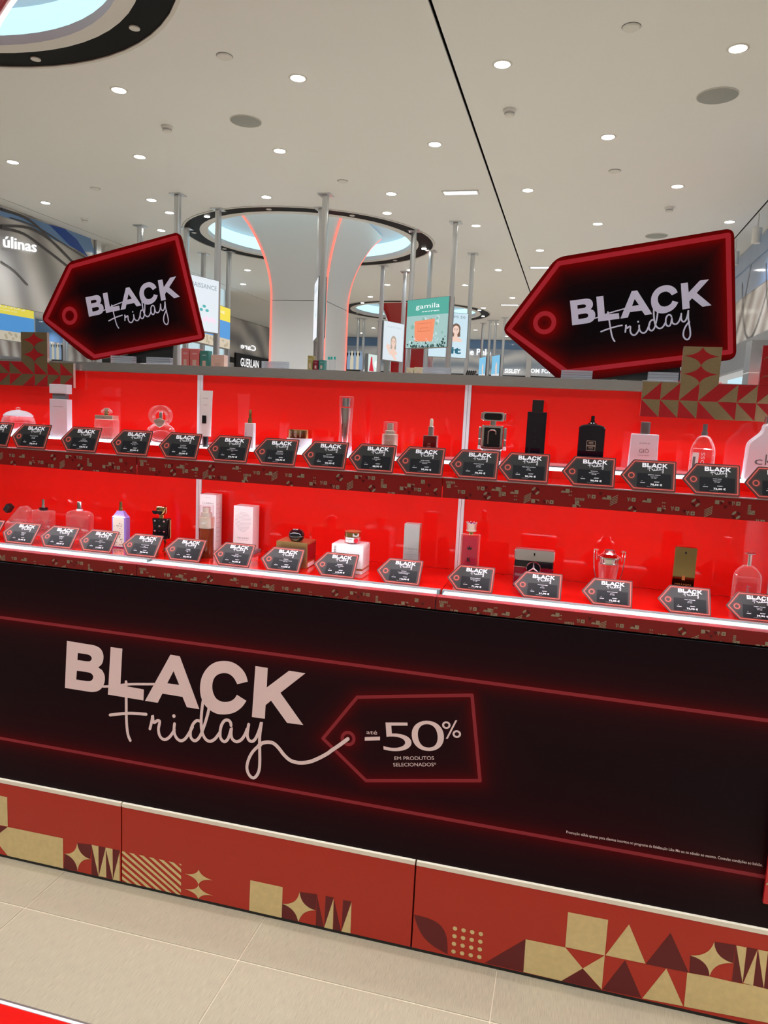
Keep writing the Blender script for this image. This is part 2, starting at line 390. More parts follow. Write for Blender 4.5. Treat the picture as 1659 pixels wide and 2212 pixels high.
def annulus(mb, cx, cy, r1, r2, z0, z1, n=64):
    return mb.loft([[(cx+r*math.cos(2*PI*i/n), cy+r*math.sin(2*PI*i/n), z) for i in range(n)] for r, z in ((r1, z1), (r1, z0), (r2, z0), (r2, z1))], cap=False)
for k, (hx, hy) in enumerate(HOLES):
    nm = ('in the top left corner over the red display', 'around the white flared column', 'around the far red column')[k]
    t = thing('ceiling_cove', 'large round lit ceiling opening with black rim '+nm, 'ceiling light', (hx, hy, HC), 'round ceiling coves')
    part('rim', annulus(MB(), 0, 0, RH-.002, RH-.028, -.010, .05), ring_w, t)
    part('black_ring', annulus(MB(), 0, 0, RH-.028, RH-.235, -.002, .05), ring_k, t)
    part('inner_ring', annulus(MB(), 0, 0, RH-.235, RH-.345, -.004, .06), white, t)
    part('light_band', MB().loft([[((RH-.34)*math.cos(2*PI*i/64), (RH-.34)*math.sin(2*PI*i/64), z) for i in range(64)] for z in (.03, .235)], cap=False), cyan, t)
    part('soffit', MB().loft([[(0+r*math.cos(2*PI*i/64), r*math.sin(2*PI*i/64), z) for i in range(64)] for r, z in ((RH-.34, .235), (RH-.40, .25), (.02, .292))], cap=False), cove_b, t)
    for j in range(10):
        a = 2*PI*j/10+.35; d = part('spot_lens', MB().lathe([(.035, 0), (.035, .012)], (RH-.14)*math.cos(a), (RH-.14)*math.sin(a), -.010, 12), lens_m if j % 3 == 0 else ring_w, t)

# floor: one tile = one piece
grout = mat('grout', (.64, .56, .42), .8, noise=.1, nscale=80)
tile_m = mat('floor_tile', (.41, .355, .255), .34, noise=.34, nscale=22, stretch=(26, 1.3, 1), bump=.15)
floor = struct('floor', MB().box(-14, 9, -6, 26, -.05, -.0025), grout, label='beige stone tile floor with pale joints')
TW_, TX, TY = .7303, -.8226, 1.795
me_tile = None
for j in range(-6, 2):
    for i in range(-5, 7):
        x0 = TX+i*TW_; y0 = TY+j*TW_
        if me_tile is None:
            o = part('tile', MB().rbox(TW_-.0034, TW_-.0052, -.0025-.008, 0, .002, 2, .0008), tile_m, floor); me_tile = o.data
        else:
            o = bpy.data.objects.new('tile', me_tile); C.objects.link(o); o.parent = floor
        o.location = (x0+TW_/2, y0+TW_/2, 0)

ft = MB()
for j in range(-10, 33):
    for i in range(-19, 14):
        if -6 <= j < 2 and -5 <= i < 7: continue
        x0 = TX+i*TW_; y0 = TY+j*TW_
        if x0 < -13.95 or x0+TW_ > 8.95 or y0 < -5.95 or y0+TW_ > 23.95: continue
        ft.box(x0+.0017, x0+TW_-.0017, y0+.0026, y0+TW_-.0026, -.0105, 0)
link('distant_tiles', ft, tile_m, floor)['kind'] = 'stuff'
# far walls
wall_m = mat('wall_panel', (.60, .60, .61), .25, noise=.05, nscale=1.2)
blue_m = mat('blue_glazing', (.15, .29, .55), .08, noise=.25, nscale=1.3, coat=.4)
def drape_mat(name, c0, c1, sc=1.0, em=0.0):
    m = bpy.data.materials.new(name); m.use_nodes = True; nt = m.node_tree; N = nt.nodes; L = nt.links; b = N['Principled BSDF']
    tc = N.new('ShaderNodeTexCoord'); wv = N.new('ShaderNodeTexWave'); nz = N.new('ShaderNodeTexNoise'); mx = N.new('ShaderNodeMix'); mx.data_type = 'RGBA'
    wv.wave_type = 'RINGS'; wv.inputs['Scale'].default_value = .45*sc; wv.inputs['Distortion'].default_value = 7; wv.inputs['Detail'].default_value = 3; wv.inputs['Detail Scale'].default_value = .6
    L.new(tc.outputs['Object'], wv.inputs['Vector']); mx.inputs[6].default_value = (*c0, 1); mx.inputs[7].default_value = (*c1, 1)
    L.new(wv.outputs[0], mx.inputs[0]); L.new(mx.outputs[2], b.inputs['Base Color']); b.inputs['Roughness'].default_value = .16
    if em: L.new(mx.outputs[2], b.inputs['Emission Color']); b.inputs['Emission Strength'].default_value = em
    return m
drape = drape_mat('grey_drape_print', (.30, .29, .29), (.62, .60, .58))
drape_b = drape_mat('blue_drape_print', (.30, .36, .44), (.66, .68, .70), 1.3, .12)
mirror_m = mat('mirror_glass', (.78, .80, .81), .02, 1)
struct('wall_back', MB().box(-14, 9, 24.0, 24.15, 0, HC), wall_m, label='far grey wall of the shop hall')
struct('added_blocking_wall', MB().box(-14, 9, -6.15, -6.0, 0, HC), mat('blocking_wall_pale', (.75, .75, .76), .4, noise=.03), label='unseen wall added behind the viewpoint to block frontal light')  # unseen wall added to block frontal world light; pale for chrome reflections
struct('wall_left', MB().box(-14, -13.85, -6, 24, 0, HC), wall_m, label='left wall of the shop hall')
struct('wall_right', MB().box(9, 9.15, -6, 24, 0, HC), wall_m, label='right wall of the shop hall')

# ================================================================ DISPLAY UNITS
YK, YS, YB = 1.986, 2.072, 2.48            # kick face, skirt face, back panel face
Z_KT, Z_L, Z_U = .277, 1.070, 1.422        # kick top, lower shelf, upper shelf
Z_RIS, Y_RIS = 1.448, 2.31                 # light riser at the back of the upper shelf
XM = [-2.322, -1.336, -.350, .636]
KF = Frame((0, YK-.0009, 0)); SF = Frame((0, YS-.0009, 0))
def K(p, ox, oy, k): return KF.poly(p, ox, oy, k)
a4 = lambda p: K(p, 0, 1660, 2.9625)
a5 = lambda p: K(p, 480, 1760, 2.9625)
a6 = lambda p: K(p, 860, 1800, 2.0764)
def star(pts, n=7, bulge=.42):
    """four-pointed star with hollow sides from its four tips"""
    c = (sum(p[0] for p in pts)/4, sum(p[1] for p in pts)/4); o = []
    for i in range(4):
        a = Vector(pts[i]); b = Vector(pts[(i+1) % 4]); q = Vector(c)*(bulge+.35)+(a+b)/2*(1-bulge-.35)
        for k in range(n):
            t = k/n; p = a*(1-t)**2+q*2*t*(1-t)+b*t*t; o.append((p.x, p.y))
    return o
def star_corner(a, corner, b, c):
    """dark field between a star side (a..b) and its cell corner"""
    a, b, c = Vector(a), Vector(b), Vector(c); q = c*.77+(a+b)/2*.23; o = [tuple(corner)]
    for k in range(9):
        t = k/8; p = b*(1-t)**2+q*2*t*(1-t)+a*t*t; o.append((p.x, p.y))
    return o
kg = {0: [], 1: [], 2: []}; kd = {0: [], 1: [], 2: []}
kg[0] += [a4([(-40,166),(46,183),(50,372),(-40,356)]), a4([(50,374),(403,447),(405,641),(50,562)]), a4([(-30,440),(0,412),(50,374),(50,562),(0,497)]),
          star(a4([(494,478),(577,580),(497,655),(413,545)])), a4([(586,488),(630,497),(631,690)]), a4([(632,690),(677,505),(680,697)]), a4([(675,505),(720,515),(722,710)]), a4([(722,712),(766,535),(766,720)])]
q = a4([(494,478),(577,580),(497,655),(413,545)]); cc = (sum(p[0] for p in q)/4, sum(p[1] for p in q)/4)
kd[0] += [a4([(-40,362),(46,376),(0,412),(-30,440)]), star_corner(q[0], a4([(587,488)])[0], q[1], cc), star_corner(q[2], a4([(407,641)])[0], q[3], cc),
          a4([(587,489),(630,690),(585,679)]), a4([(631,498),(677,507),(631,690)]), a4([(678,507),(722,710),(681,698)]), a4([(722,516),(766,525),(766,535),(722,710)])]
SQ = a4([(778,528),(1160,612),(1158,818),(778,730)])
def bil(Q, u, v):
    a, b, c, d = [Vector(p) for p in Q]; p = (a*(1-u)+b*u)*(1-v)+(d*(1-u)+c*u)*v; return (p.x, p.y)
def clip_stripe(Q, u0, u1, sl):
    P = [(u0, 0), (u1, 0), (u1+sl, 1), (u0+sl, 1)]
    def cl(P, f, x):
        o = []
        for i in range(len(P)):
            a, b = P[i-1], P[i]; ia = f*(a[0]-x) >= 0; ib = f*(b[0]-x) >= 0
            if ia != ib: t = (x-a[0])/(b[0]-a[0]); o.append((x, a[1]+(b[1]-a[1])*t))
            if ib: o.append(b)
        return o
    P = cl(P, 1, 0); P = cl(P, -1, 1) if len(P) > 2 else P
    return [bil(Q, u, v) for u, v in P] if len(P) > 2 else None
for k in range(-6, 7):
    s_ = clip_stripe(SQ, k*.166-.04, k*.166+.045, .80)
    if s_: kg[1].append(s_)
kg[1] += [star(a4([(1272,645),(1362,716),(1270,745),(1182,673)])), star(a4([(1270,745),(1362,814),(1270,838),(1180,770)])),
          a5([(180,418),(387,463),(380,675),(172,628)]), star(a5([(495,495),(597,612),(487,695),(385,570)])), a5([(652,735),(713,537),(707,747)]), a5([(762,760),(828,560),(820,773)])]
q = a5([(495,495),(597,612),(487,695),(385,570)]); cc = (sum(p[0] for p in q)/4, sum(p[1] for p in q)/4)
kd[1] += [star_corner(q[0], a5([(605,510)])[0], q[1], cc), star_corner(q[2], a5([(380,674)])[0], q[3], cc), a5([(605,510),(650,735),(598,722)]), a5([(662,520),(713,530),(652,732)]), a5([(715,540),(760,758),(709,747)]), a5([(773,545),(827,556),(762,758)])]
lens_ = []
A_, B_ = Vector(a6([(70,365)])[0]), Vector(a6([(222,543)])[0]); dv = B_-A_; nn = Vector((-dv.y, dv.x))
for k in range(13): t = k/12; lens_.append(tuple(A_+dv*t+nn*.30*math.sin(PI*t)))
for k in range(11, 0, -1): t = k/12; lens_.append(tuple(A_+dv*t-nn*.16*math.sin(PI*t)))
kd[2] += [lens_, a6([(388,582),(572,475),(562,622)]), a6([(828,608),(912,702),(732,662)]), a6([(1222,447),(1303,625),(1110,587)]), a6([(1018,570),(1092,740),(915,702)])]
kg[2] += [a6([(572,475),(750,512),(828,606),(732,662),(562,622)]), a6([(762,353),(942,388),(927,548),(750,510)]), a6([(927,548),(828,606),(913,700)]), a6([(1036,408),(1110,585),(930,547)]), a6([(1203,606),(1278,775),(1095,740)]),
          a6([(1297,625),(1395,642),(1495,665),(1545,675),(1592,683),(1640,695),(1720,712),(1720,862),(1282,777)]), star(a6([(1418,487),(1503,583),(1397,640),(1310,548)])), a6([(1517,503),(1563,512),(1545,672)]), a6([(1548,672),(1612,522),(1592,683)]), a6([(1615,522),(1659,530),(1640,695)])]
for r in range(4):
    for c in range(4):
        cpt = a6([(255+c*38.6-r*2.2, 427+c*8.2+r*34.4)])[0]; kg[2].append(circ(cpt[0], cpt[1], .0067, 12))
q = a6([(1418,487),(1503,583),(1397,640),(1310,548)]); cc = (sum(p[0] for p in q)/4, sum(p[1] for p in q)/4)
kd[2] += [star_corner(q[0], a6([(1515,502)])[0], q[1], cc), star_corner(q[2], a6([(1306,627)])[0], q[3], cc), a6([(1516,504),(1545,672),(1497,664)]), a6([(1565,512),(1611,521),(1546,672)]), a6([(1614,526),(1640,694),(1593,683)]), a6([(1661,530),(1720,542),(1720,710),(1642,695)])]

# small motifs of the shelf skirts: (kind, px, py) read on the middle upper skirt, reused on every skirt
MO = []
for kd_, x, y in [('arr',90,75),('sqd',77,107),('pp',137,110),('W',182,160),('t',258,193),('t',228,220),('W',340,127),('t',385,122),('leaf',397,193),('half',462,135),('arv',503,160),('pp',533,107),('sqd',533,177),('half',618,160),('pp',632,197),('pp',632,228),('str',728,215),('leaf',792,147),('flag',795,240),('t',868,248),('W',910,248),('half',1035,147),('pp',1077,150),('pp',1077,183),('arr',1155,220),('sqd',1137,252),('flag',1135,288),('W',1250,195),('t',1325,170),('half',1375,205),('str',1435,230),('W',1577,220),('leaf',1590,315)]:
    MO.append((kd_, 290+x/4.74, 980+y/4.74))
for kd_, x, y in [('half',45,90),('pp',190,108),('pp',190,140),('flag',175,172),('W',285,162),('t',365,190),('W',415,205),('leaf',455,105),('str',565,190),('flag',655,100),('t',740,110),('t',705,145),('W',790,110),('leaf',798,220),('arv',905,165),('sqd',933,195),('W',1000,278),('flag',1130,220),('flag',1210,190),('t',1185,265),('W',1275,232),('t',1225,230),('pp',1380,278),('pp',1380,312),('sqd',1335,150),('t',1400,190),('leaf',1485,255)]:
    MO.append((kd_, 640+x/4.88, 1010+y/4.88))
SK_G, SK_D = [], []
zsk = 1.3633
for kd_, px, py in MO:
    x, z = SF.px(px, py); u = x-XM[1]; v = z-zsk; a = .0052
    sq = lambda u, v, r: [(u-r, v-r), (u+r, v-r), (u+r, v+r), (u-r, v+r)]
    if kd_ == 'W':
        for k in (0, 1): SK_G.append([(u-.011+k*.005, v+a), (u-.008+k*.005, v+a), (u-.0065+k*.005, v-a)])
        SK_G.append([(u-.0085, v-a), (u-.0065, v+a), (u-.0055, v-a)])
        SK_G.append(sq(u+.006, v, a)); SK_D.append(star([(u+.006, v+.003), (u+.009, v), (u+.006, v-.003), (u+.003, v)], 3))
    elif kd_ == 't': SK_D.append([(u-.0055, v+.0045), (u+.0055, v+.0045), (u, v-.005)])
    elif kd_ == 'sqd': SK_G.append(sq(u, v, .0055)); SK_D += [sq(u-.002, v+.002, .0011), sq(u+.002, v-.002, .0011)]
    elif kd_ == 'pp':
        for k in (-.0025, .0025): SK_G.append(star([(u+k, v+.003), (u+k+.0028, v), (u+k, v-.003), (u+k-.0028, v)], 3))
    elif kd_ == 'half': SK_G.append(sq(u+.006, v+.001, .0055)); SK_G.append([(u-.0115+.011*0, v-.0045)]+[(u-.0055-.006*math.cos(PI*k/8), v-.0045+.006*math.sin(PI*k/8)) for k in range(1, 8)]+[(u+.0005, v-.0045)]); SK_D.append([(u-.006, v+.0065), (u+.0005, v+.0065), (u+.0005, v+.001)])
    elif kd_ == 'flag': SK_G.append(sq(u-.006, v, .0052)); SK_D.append([(u, v-.005), (u+.008, v-.005), (u+.004, v+.004)]); SK_G.append([(u, v+.005), (u+.010, v+.005), (u+.010, v)])
    elif kd_ == 'leaf':
        for k, L_ in ((0, SK_G), (1, SK_D), (2, SK_G), (3, SK_D)):
            a0 = math.radians(135+90*k); ux, uz = math.cos(a0), math.sin(a0); cx, cz = u+ux*.0075, v+uz*.0075; tx, tz = -uz, ux
            L_.append([(cx+tx*.0068*math.cos(t)+ux*.0032*math.sin(t), cz+tz*.0068*math.cos(t)+uz*.0032*math.sin(t)) for t in [2*PI*i/10 for i in range(10)]])
    elif kd_ == 'str':
        Q = [(u-.0095, v+.0145), (u+.0095, v+.0145), (u+.0095, v-.0145), (u-.0095, v-.0145)]
        for k in range(-1, 9):
            z1 = v-.020+k*.0046
            Pq = [(u-.0095, z1), (u+.0095, z1+.011), (u+.0095, z1+.0132), (u-.0095, z1+.0022)]
            if min(p[1] for p in Pq) > v-.0155 and max(p[1] for p in Pq) < v+.0165: SK_G.append(Pq)
    elif kd_ in ('arr', 'arv'):
        for k in range(6):
            for s_ in (1, -1):
                t0 = (k-2.5)*.0044
                tri = [(t0-.002, 0), (t0+.0024, s_*.0008), (t0+.0002, s_*.0048)]
                SK_G.append([(u+p[0], v+p[1]) if kd_ == 'arr' else (u+p[1], v-p[0]) for p in tri])
ZSK0 = {'u': 1.3633, 'l': 1.0330}
HSK = .0575
def clipz(p, lo, hi):
    for f, zz_ in ((1, lo), (-1, hi)):
        o = []
        for i in range(len(p)):
            a, b = p[i-1], p[i]; ia = f*(a[1]-zz_) >= 0; ib = f*(b[1]-zz_) >= 0
            if ia != ib: tt = (zz_-a[1])/(b[1]-a[1]); o.append((a[0]+(b[0]-a[0])*tt, zz_))
            if ib: o.append(b)
        p = o
    return p
def skirt(root, x0, w, z0, cut=0):
    s_ = part('shelf_skirt', MB().box(x0+.0015, x0+w-.0015, YS, YS+.004, z0+cut, z0+HSK), skirt_m, root)
    g, d = MB(), MB()
    top = z0+HSK*.985
    for L_, mb, y in ((SK_D, d, YS-.0006), (SK_G, g, YS-.0004)):
        for p in L_:
            if min(q[0] for q in p) < .004 or max(q[0] for q in p) > w-.004: continue
            p = clipz(p, cut+.0003, HSK-.0003)
            if len(p) < 3: continue
            mb.flat([[(x0+a, z0+b) for a, b in p]], y)
    decal('gold_motifs', g, gold_s, s_)['kind'] = 'stuff'; decal('dark_motifs', d, skirt_d, s_)['kind'] = 'stuff'
    return s_
lip_m = mat('pink_acrylic_lip', (.30, .055, .065), .25)
names = ('at the left, holding the lilac bottle', 'in the middle, holding the white cartons', 'at the right, holding the gold bar bottle')
kick_lab = ('red kick panel with gold square, star and W shapes', 'red kick panel with gold stripes, stars and square', 'red kick panel with dot grid and gold triangles')
UNIT = []
for k in range(3):
    x0 = XM[k]; x1 = XM[k+1]; w = x1-x0; cx = (x0+x1)/2
    t = thing('display_unit', 'red lit shop display unit with two shelves '+names[k], 'display', (0, 0, 0), 'red display units'); UNIT.append(t)
    g = .0025
    kp = part('kick_panel', MB().box(x0+g, x1-g, YK, YK+.02, .0115, Z_KT), red_kick, t, kick_lab[k])
    gm, dm = MB(), MB()
    def clipx(p):
        for f, xx in ((1, x0+g+.0003), (-1, x1-g-.0003)):
            o = []
            for i in range(len(p)):
                a, b = p[i-1], p[i]; ia = f*(a[0]-xx) >= 0; ib = f*(b[0]-xx) >= 0
                if ia != ib: tt = (xx-a[0])/(b[0]-a[0]); o.append((xx, a[1]+(b[1]-a[1])*tt))
                if ib: o.append(b)
            p = o
        p = [(a, max(b, .0118)) for a, b in p]
        return p
    for L_, mb, yy in ((kd[k], dm, YK-.0006), (kg[k], gm, YK-.0010)):
        for p in L_:
            p = clipx(p)
            if len(p) > 2: decal(*(('dark_red_shape', MB().flat([p], yy), dk_red, kp) if mb is dm else ('gold_shape', MB().flat([p], yy), gold_f, kp)))
    part('kick_base', MB().box(x0, x1, YK+.003, YK+.5, 0, .0112), black_m, t)
    part('ledge_strip', MB().box(x0+g, x1-g, YK-.001, YK+.024, Z_KT+.0004, Z_KT+.0128), mat('cream_ledge', (.84, .77, .62), .4, 0, noise=.06, nscale=30, stretch=(1, 20, 20)), t)
    part('carcass', MB().box(x0, x1, 2.10, YB+.004, .28, 1.028), black_m, t)
    # lower shelf
    part('lower_shelf', MB().box(x0+.001, x1-.001, YS+.100, YB, Z_L-.03, Z_L), red_gl, t)
    part('lower_light_strip', MB().box(x0+.012, x1-.012, YS+.041, YS+.078, Z_L-.02, Z_L+.001), led, t)
    part('strip_cover', MB().box(x0+.004, x1-.004, YS+.0785, YS+.0995, Z_L-.02, Z_L+.0025), mat('strip_grey', (.20, .205, .21), .5), t)
    part('lower_lip', MB().box(x0+.001, x1-.001, YS+.0045, YS+.0405, Z_L-.0115, Z_L-.0005), lip_m, t)
    skirt(t, x0, w, ZSK0['l']-.020, .020)
    # upper shelf
    part('upper_shelf', MB().box(x0+.001, x1-.001, YS+.006, YB, Z_U-.028, Z_U-.001), red_gl, t)
    part('riser', MB().box(x0+.001, x1-.001, Y_RIS, YB, Z_U-.0008, Z_RIS-.004), red_gl, t)
    part('upper_light_strip', MB().box(x0+.012, x1-.012, Y_RIS+.0005, Y_RIS+.105, Z_RIS-.0038, Z_RIS), led_up, t)
    part('upper_lip', MB().box(x0+.001, x1-.001, YS-.001, YS+.008, Z_U-.003, Z_U+.0), mat('silver_lip', (.75, .62, .6), .12, .9), t)
    skirt(t, x0, w, ZSK0['u'])
    part('under_shelf_light', MB().box(x0+.03, x1-.03, YS+.012, YS+.040, Z_U-.036, Z_U-.0285), led_dim, t)
    # back panels and dividers
    part('lower_back_panel', MB().box(x0+.011, x1-.011, YB, YB+.005, Z_L+.0005, Z_U-.0285), red_gl, t)
    part('upper_back_panel', MB().box(x0+.011, x1-.011, YB, YB+.005, Z_RIS+.0005, 1.699), red_gl, t)
    wp = mat('white_profile', (.78, .79, .82), .22, .3)
    for z0_, z1_ in ((Z_L+.0003, Z_U-.0287), (Z_RIS+.0003, 1.6995)):
        part('divider', MB().box(x0+.0006, x0+.0105, YB-.004, YB+.006, z0_, z1_), wp, t); part('divider', MB().box(x1-.0105, x1-.0006, YB-.004, YB+.006, z0_, z1_), wp, t)
    part('rear_body', MB().box(x0, x1, YB+.0065, YB+.20, 0, 1.699), white, t)
part('end_panel', MB().box(XM[3]+.012, XM[3]+.024, YK+.03, YB+.2, 0, 1.699), white, UNIT[2])
t = thing('steel_capping', 'brushed steel capping rail along the top of the red display', 'rail', (0, 0, 1.70))
part('rail', MB().box(-2.33, XM[3]+.03, 2.466, 2.80, .0046, .0325), steel, t)
part('lower_edge', MB().box(-2.33, XM[3]+.03, 2.464, 2.48, -.0005, .0044), chrome, t, 'bright polished lower edge')

# banner
BX0, BX1, BH = -2.32, .634, .742
top_l = [A1([(126.6*2.37, 2*2.37)])[0]]
l_up = [BAN.px(126.6, 1352), BAN.px(1200, 1493)]; l_lo = [BAN.px(0, 1594.7), BAN.px(1652.6, 1894)]
zu_ = (l_up[0][1]+l_up[1][1])/2; zl_ = (l_lo[0][1]+l_lo[1][1])/2
tagp = A2([(270,540),(475,293),(1160,281),(1208,792),(528,792)])
rc = A2([(420,540)])[0]; rr = abs(A2([(455,540)])[0][0]-rc[0])
ban_m = neon_mat('banner_print', [((BX0, zu_), (BX1, zu_)), ((BX0, zl_), (BX1, zl_))]+loop_segs(tagp), [(rc, rr)], .0095, .014, base=(.0065, .0035, .0055), tube_c=(.235, .028, .034), glow_c=(.070, .0015, .003), rough=.38, gk=.80, spec=.12, wide=.24)
t = thing('promotional_banner', 'wide black banner with red neon lines reading BLACK Friday -50% below the shelves', 'banner', BAN.o, rx=BAN.rx)
part('banner_board', MB().box(BX0, BX1, 0, .004, .0, BH), ban_m, t)
mb = MB(); logo(mb, LX0, LZ0, LX1-LX0, 0, -.0006, True)
decal('banner_lettering', mb, print_pk, t, 'pale pink BLACK Friday lettering with a trailing cord')
mb = MB(); mbn = MB(); mbf = MB()
def fit(mb, s, p0, p1, ptop, y=-.0006, bold=0, cap=CAP):
    """text between two baseline points"""
    a, b, c = Vector(p0), Vector(p1), Vector(ptop); ang = math.atan2((b-a).y, (b-a).x); h = abs((c-a).dot(Vector((-math.sin(ang), math.cos(ang)))))
    return text(mb, s, a.x, a.y, h, w=(b-a).length, y=y, bold=bold, align='L', ang=ang, res=(2 if len(s) > 20 else 8))
q = lambda x, y: A2([(x, y)])[0]
fit(mb, 'até', q(530,512), q(594,516), q(531,487))
mbn.flat([A2([(520,531),(611,528),(611,550),(520,553)])], -.0006)
fit(mbn, '5', q(633,614), q(803,616), q(631,430), bold=-.008); fit(mbn, '0', q(808,614), q(1000,614), q(808,422), bold=-.008)
fit(mbn, '%', q(995,541), q(1098,532), q(994,432))
fit(mb, 'EM PRODUTOS', q(698,668), q(934,667), q(698,646)); fit(mb, 'SELECIONADOS*', q(691,706), q(947,705), q(691,684))
fit(mbf, 'Promoção válida apenas para clientes inscritos no programa de fidelização Like Me ou na adesão ao mesmo. Consulte condições ao balcão.', BAN.px(1223, 1799.5), BAN.px(1647, 1871.5), BAN.px(1223.6, 1793.4), bold=.004)
decal('offer_lettering', mb, print_pk, t, 'small até and EM PRODUTOS SELECIONADOS lettering')
decal('offer_numerals', mbn, print_pk, t, 'large -50% numerals')
decal('fine_print', mbf, print_pk, t, 'one long line of small print')

# ================================================================ W-SHAPED TOPPERS
def topper(label, x0, zt, zb, cell, ncol, flip, tower, y=2.44):
    """two rows of triangle cells under a tower with two stars"""
    t = thing('gift_topper', label, 'decoration', (x0, y, zb), 'red and gold toppers')
    h = (zt-zb)/2; sgn = -1 if flip else 1
    X = lambda u: sgn*u*cell
    W_ = ncol*cell
    tx0, tx1, th = tower
    o = [(0, 0), (ncol, 0), (ncol, 2), (tx1, 2), (tx1, 2+th), (tx0, 2+th), (tx0, 2), (0, 2)]
    out = [(X(a), b*h) for a, b in o]
    part('board', MB().ext(out, 0, .012), mat('acrylic_edge', (.75, .62, .55), .1, .5), t)
    g, d = 'g', 'd'
    def T(L_, pts, y=-.0006): decal('gold_foil_shape' if L_ == 'g' else 'red_shape', MB().flat([[(X(a), b*h) for a, b in pts]], y), foil if L_ == 'g' else foil_red, t)
    for i in range(ncol):
        inv = i >= 4
        if not inv:
            T(g if i < 4 else d, [(i, 1), (i, 2), (i+1, 2)]); T(d, [(i, 1), (i+1, 1), (i+1, 2)])
        else: T(d, [(i, 1), (i, 2), (i+1, 2)]); T(g, [(i, 1), (i+1, 1), (i+1, 2)])
        if i < 4: T(g, [(i, 1), (i+1, 1), (i+1, 0)]); T(d, [(i, 1), (i+1, 0), (i, 0)])
        else: T(d, [(i, 1), (i+1, 1), (i+1, 0)]); T(g, [(i, 1), (i+1, 0), (i, 0)])
    T(g, [(tx0, 2), (tx1, 2), (tx1, 2+th), (tx0, 2+th)], -.0004)
    cx = (tx0+tx1)/2
    for k in (0, 1):
        c0 = 2.02+th*.5*k*.98; hh = th*.24
        decal('red_star', MB().flat([[(X(a), b*h) for a, b in star([(cx, c0+2*hh), (cx+(tx1-tx0)*.45, c0+hh), (cx, c0), (cx-(tx1-tx0)*.45, c0+hh)], 6, .25)]], -.0009), foil_red, t)
    return t
R0 = YX(2.44, 1382, 899); R1 = YX(2.44, 1389, 824); R2 = YX(2.44, 1464.5, 906); R3 = YX(2.44, 1480, 749)
cell = .0547
topper('gold and red W topper with stars at the right corner of the display', R0[0], R1[1], R0[1], cell, 9, False, (1.98, 3.98, 2.05))
g2 = thing('gift_topper', 'red and gold topper edge with star tips cut off at the right edge', 'decoration', (R0[0]+6.02*cell, 2.4385, R1[1]+.0003), 'red and gold toppers')
part('board', MB().ext([(0, 0), (.105, 0), (.105, .117), (0, .117)], 0, .012), foil_red, g2)
mb = MB()
for k in (0, 1): mb.flat([[(.001, .017+k*.055), (.012, .0285+k*.055), (.05, .029+k*.055), (.012, .0265+k*.055)]], -.0006)
decal('gold_tips', mb, foil, g2)
L0 = YX(2.44, 159, 838); L1 = YX(2.44, 159, 785); L3 = YX(2.44, 104, 715)
topper('red and gold topper with two stars at the left corner of the display', L0[0], L1[1], L0[1], L0[0]-YX(2.44, 131, 838)[0], 9, True, (2.0, 4.05, 2.45))
# hanging red leg at the right edge
rl = thing('gift_topper', 'bright red glossy panel leg at the right edge before the black banner', 'decoration', (.581, 1.985, .365))
part('board', MB().ext([(0, 0), (.052, 0), (.052, .31), (.0, .31)], 0, .010), mat('red_leg', (.55, .015, .02), .15, .1, coat=.3), rl)
decal('gold_curve', MB().stroke([(.003, .055), (.02, .075), (.05, .085)], .004, -.0006), foil, rl)

# ================================================================ BIG TAG SIGNS
SGN = 2.56
def big_sign(label, pts, inner, ring, lg, ang_lab, y, posts):
    o = YX(y, *pts[0]); fr = Frame((o[0], y, o[1]))
    t = thing('tag_sign', label, 'sign', fr.o, 'large tag signs')
    P_ = fr.poly(pts); I_ = fr.poly(inner); rc_ = fr.px(ring[0], ring[1]); rr_ = abs(fr.px(ring[0]+ring[2], ring[1])[0]-rc_[0])
    m = neon_mat('tag_sign_print', loop_segs(I_), [(rc_, rr_)], .0145, .021, base=(.002, .0015, .003), tube_c=(.48, .026, .042), glow_c=(.20, .0, .0), rough=.13, gk=1.0, spec=.16)
    part('board', MB().ext(rpoly(P_, .028, 6), 0, .006), m, t)
    a = fr.px(*lg[0]); b = fr.px(*lg[1]); ang = math.atan2(b[1]-a[1], b[0]-a[0]); w = math.hypot(b[0]-a[0], b[1]-a[1])
    mb = MB()
    # K foot is the right end of the base line
    base = Vector(LET[4][0][6])-Vector((LX0, LZ0)); k_ang = math.atan2(base.y, base.x); kw = base.length
    logo(mb, a[0], a[1], w/kw*(LX1-LX0), ang-k_ang, -.0006); decal('lettering', mb, mat('sign_lettering', (.60, .62, .80), .4, noise=.02), t, 'white BLACK Friday lettering')
    for p in posts:
        q_ = fr.poly(p); part('foot_panel', MB().ext(q_, .007, .012), black_m, t)
    return t
big_sign('black tag-shaped sign with red glow reading BLACK Friday, tilted, on the left', [(88,690),(147,566),(389,500),(444,734),(194,780)], [(99,690),(153,576),(381,513),(433,727),(204,770)], (150.5,682,13), ((192,684.5),(389,641)), 'left', 2.56, [[(262,740),(372,740),(370,784),(282,784)]])
big_sign('black tag-shaped sign with red glow reading BLACK Friday, tilted, on the right', [(1083,713),(1202,556),(1586,492),(1591,776),(1216,829)], [(1099,712),(1207,569),(1573,508),(1578,760),(1224,803)], (1176.5,697,20), ((1235.5,703),(1537,659.5)), 'right', 2.56, [[(1226,760),(1470,760),(1470,822),(1240,818)]])
def acrylic_block(label, px0, py0, px1, py1, y=2.535, lines=4):
    a = YX(y, px0, py0); b = YX(y, px1, py1); h = (a[1]-1.7327)
    t = thing('acrylic_sign_holder', label, 'sign holder', (a[0], y, 1.7327), 'clear acrylic sign holders')
    w = b[0]-a[0]; n = lines
    for i in range(n): part('acrylic_sheet', MB().box(0, w, -.012, .012, i*h/n, (i+.88)*h/n), mat('acrylic_slab', (.62, .64, .70), .08, .0, trans=.6, ior=1.2), t)
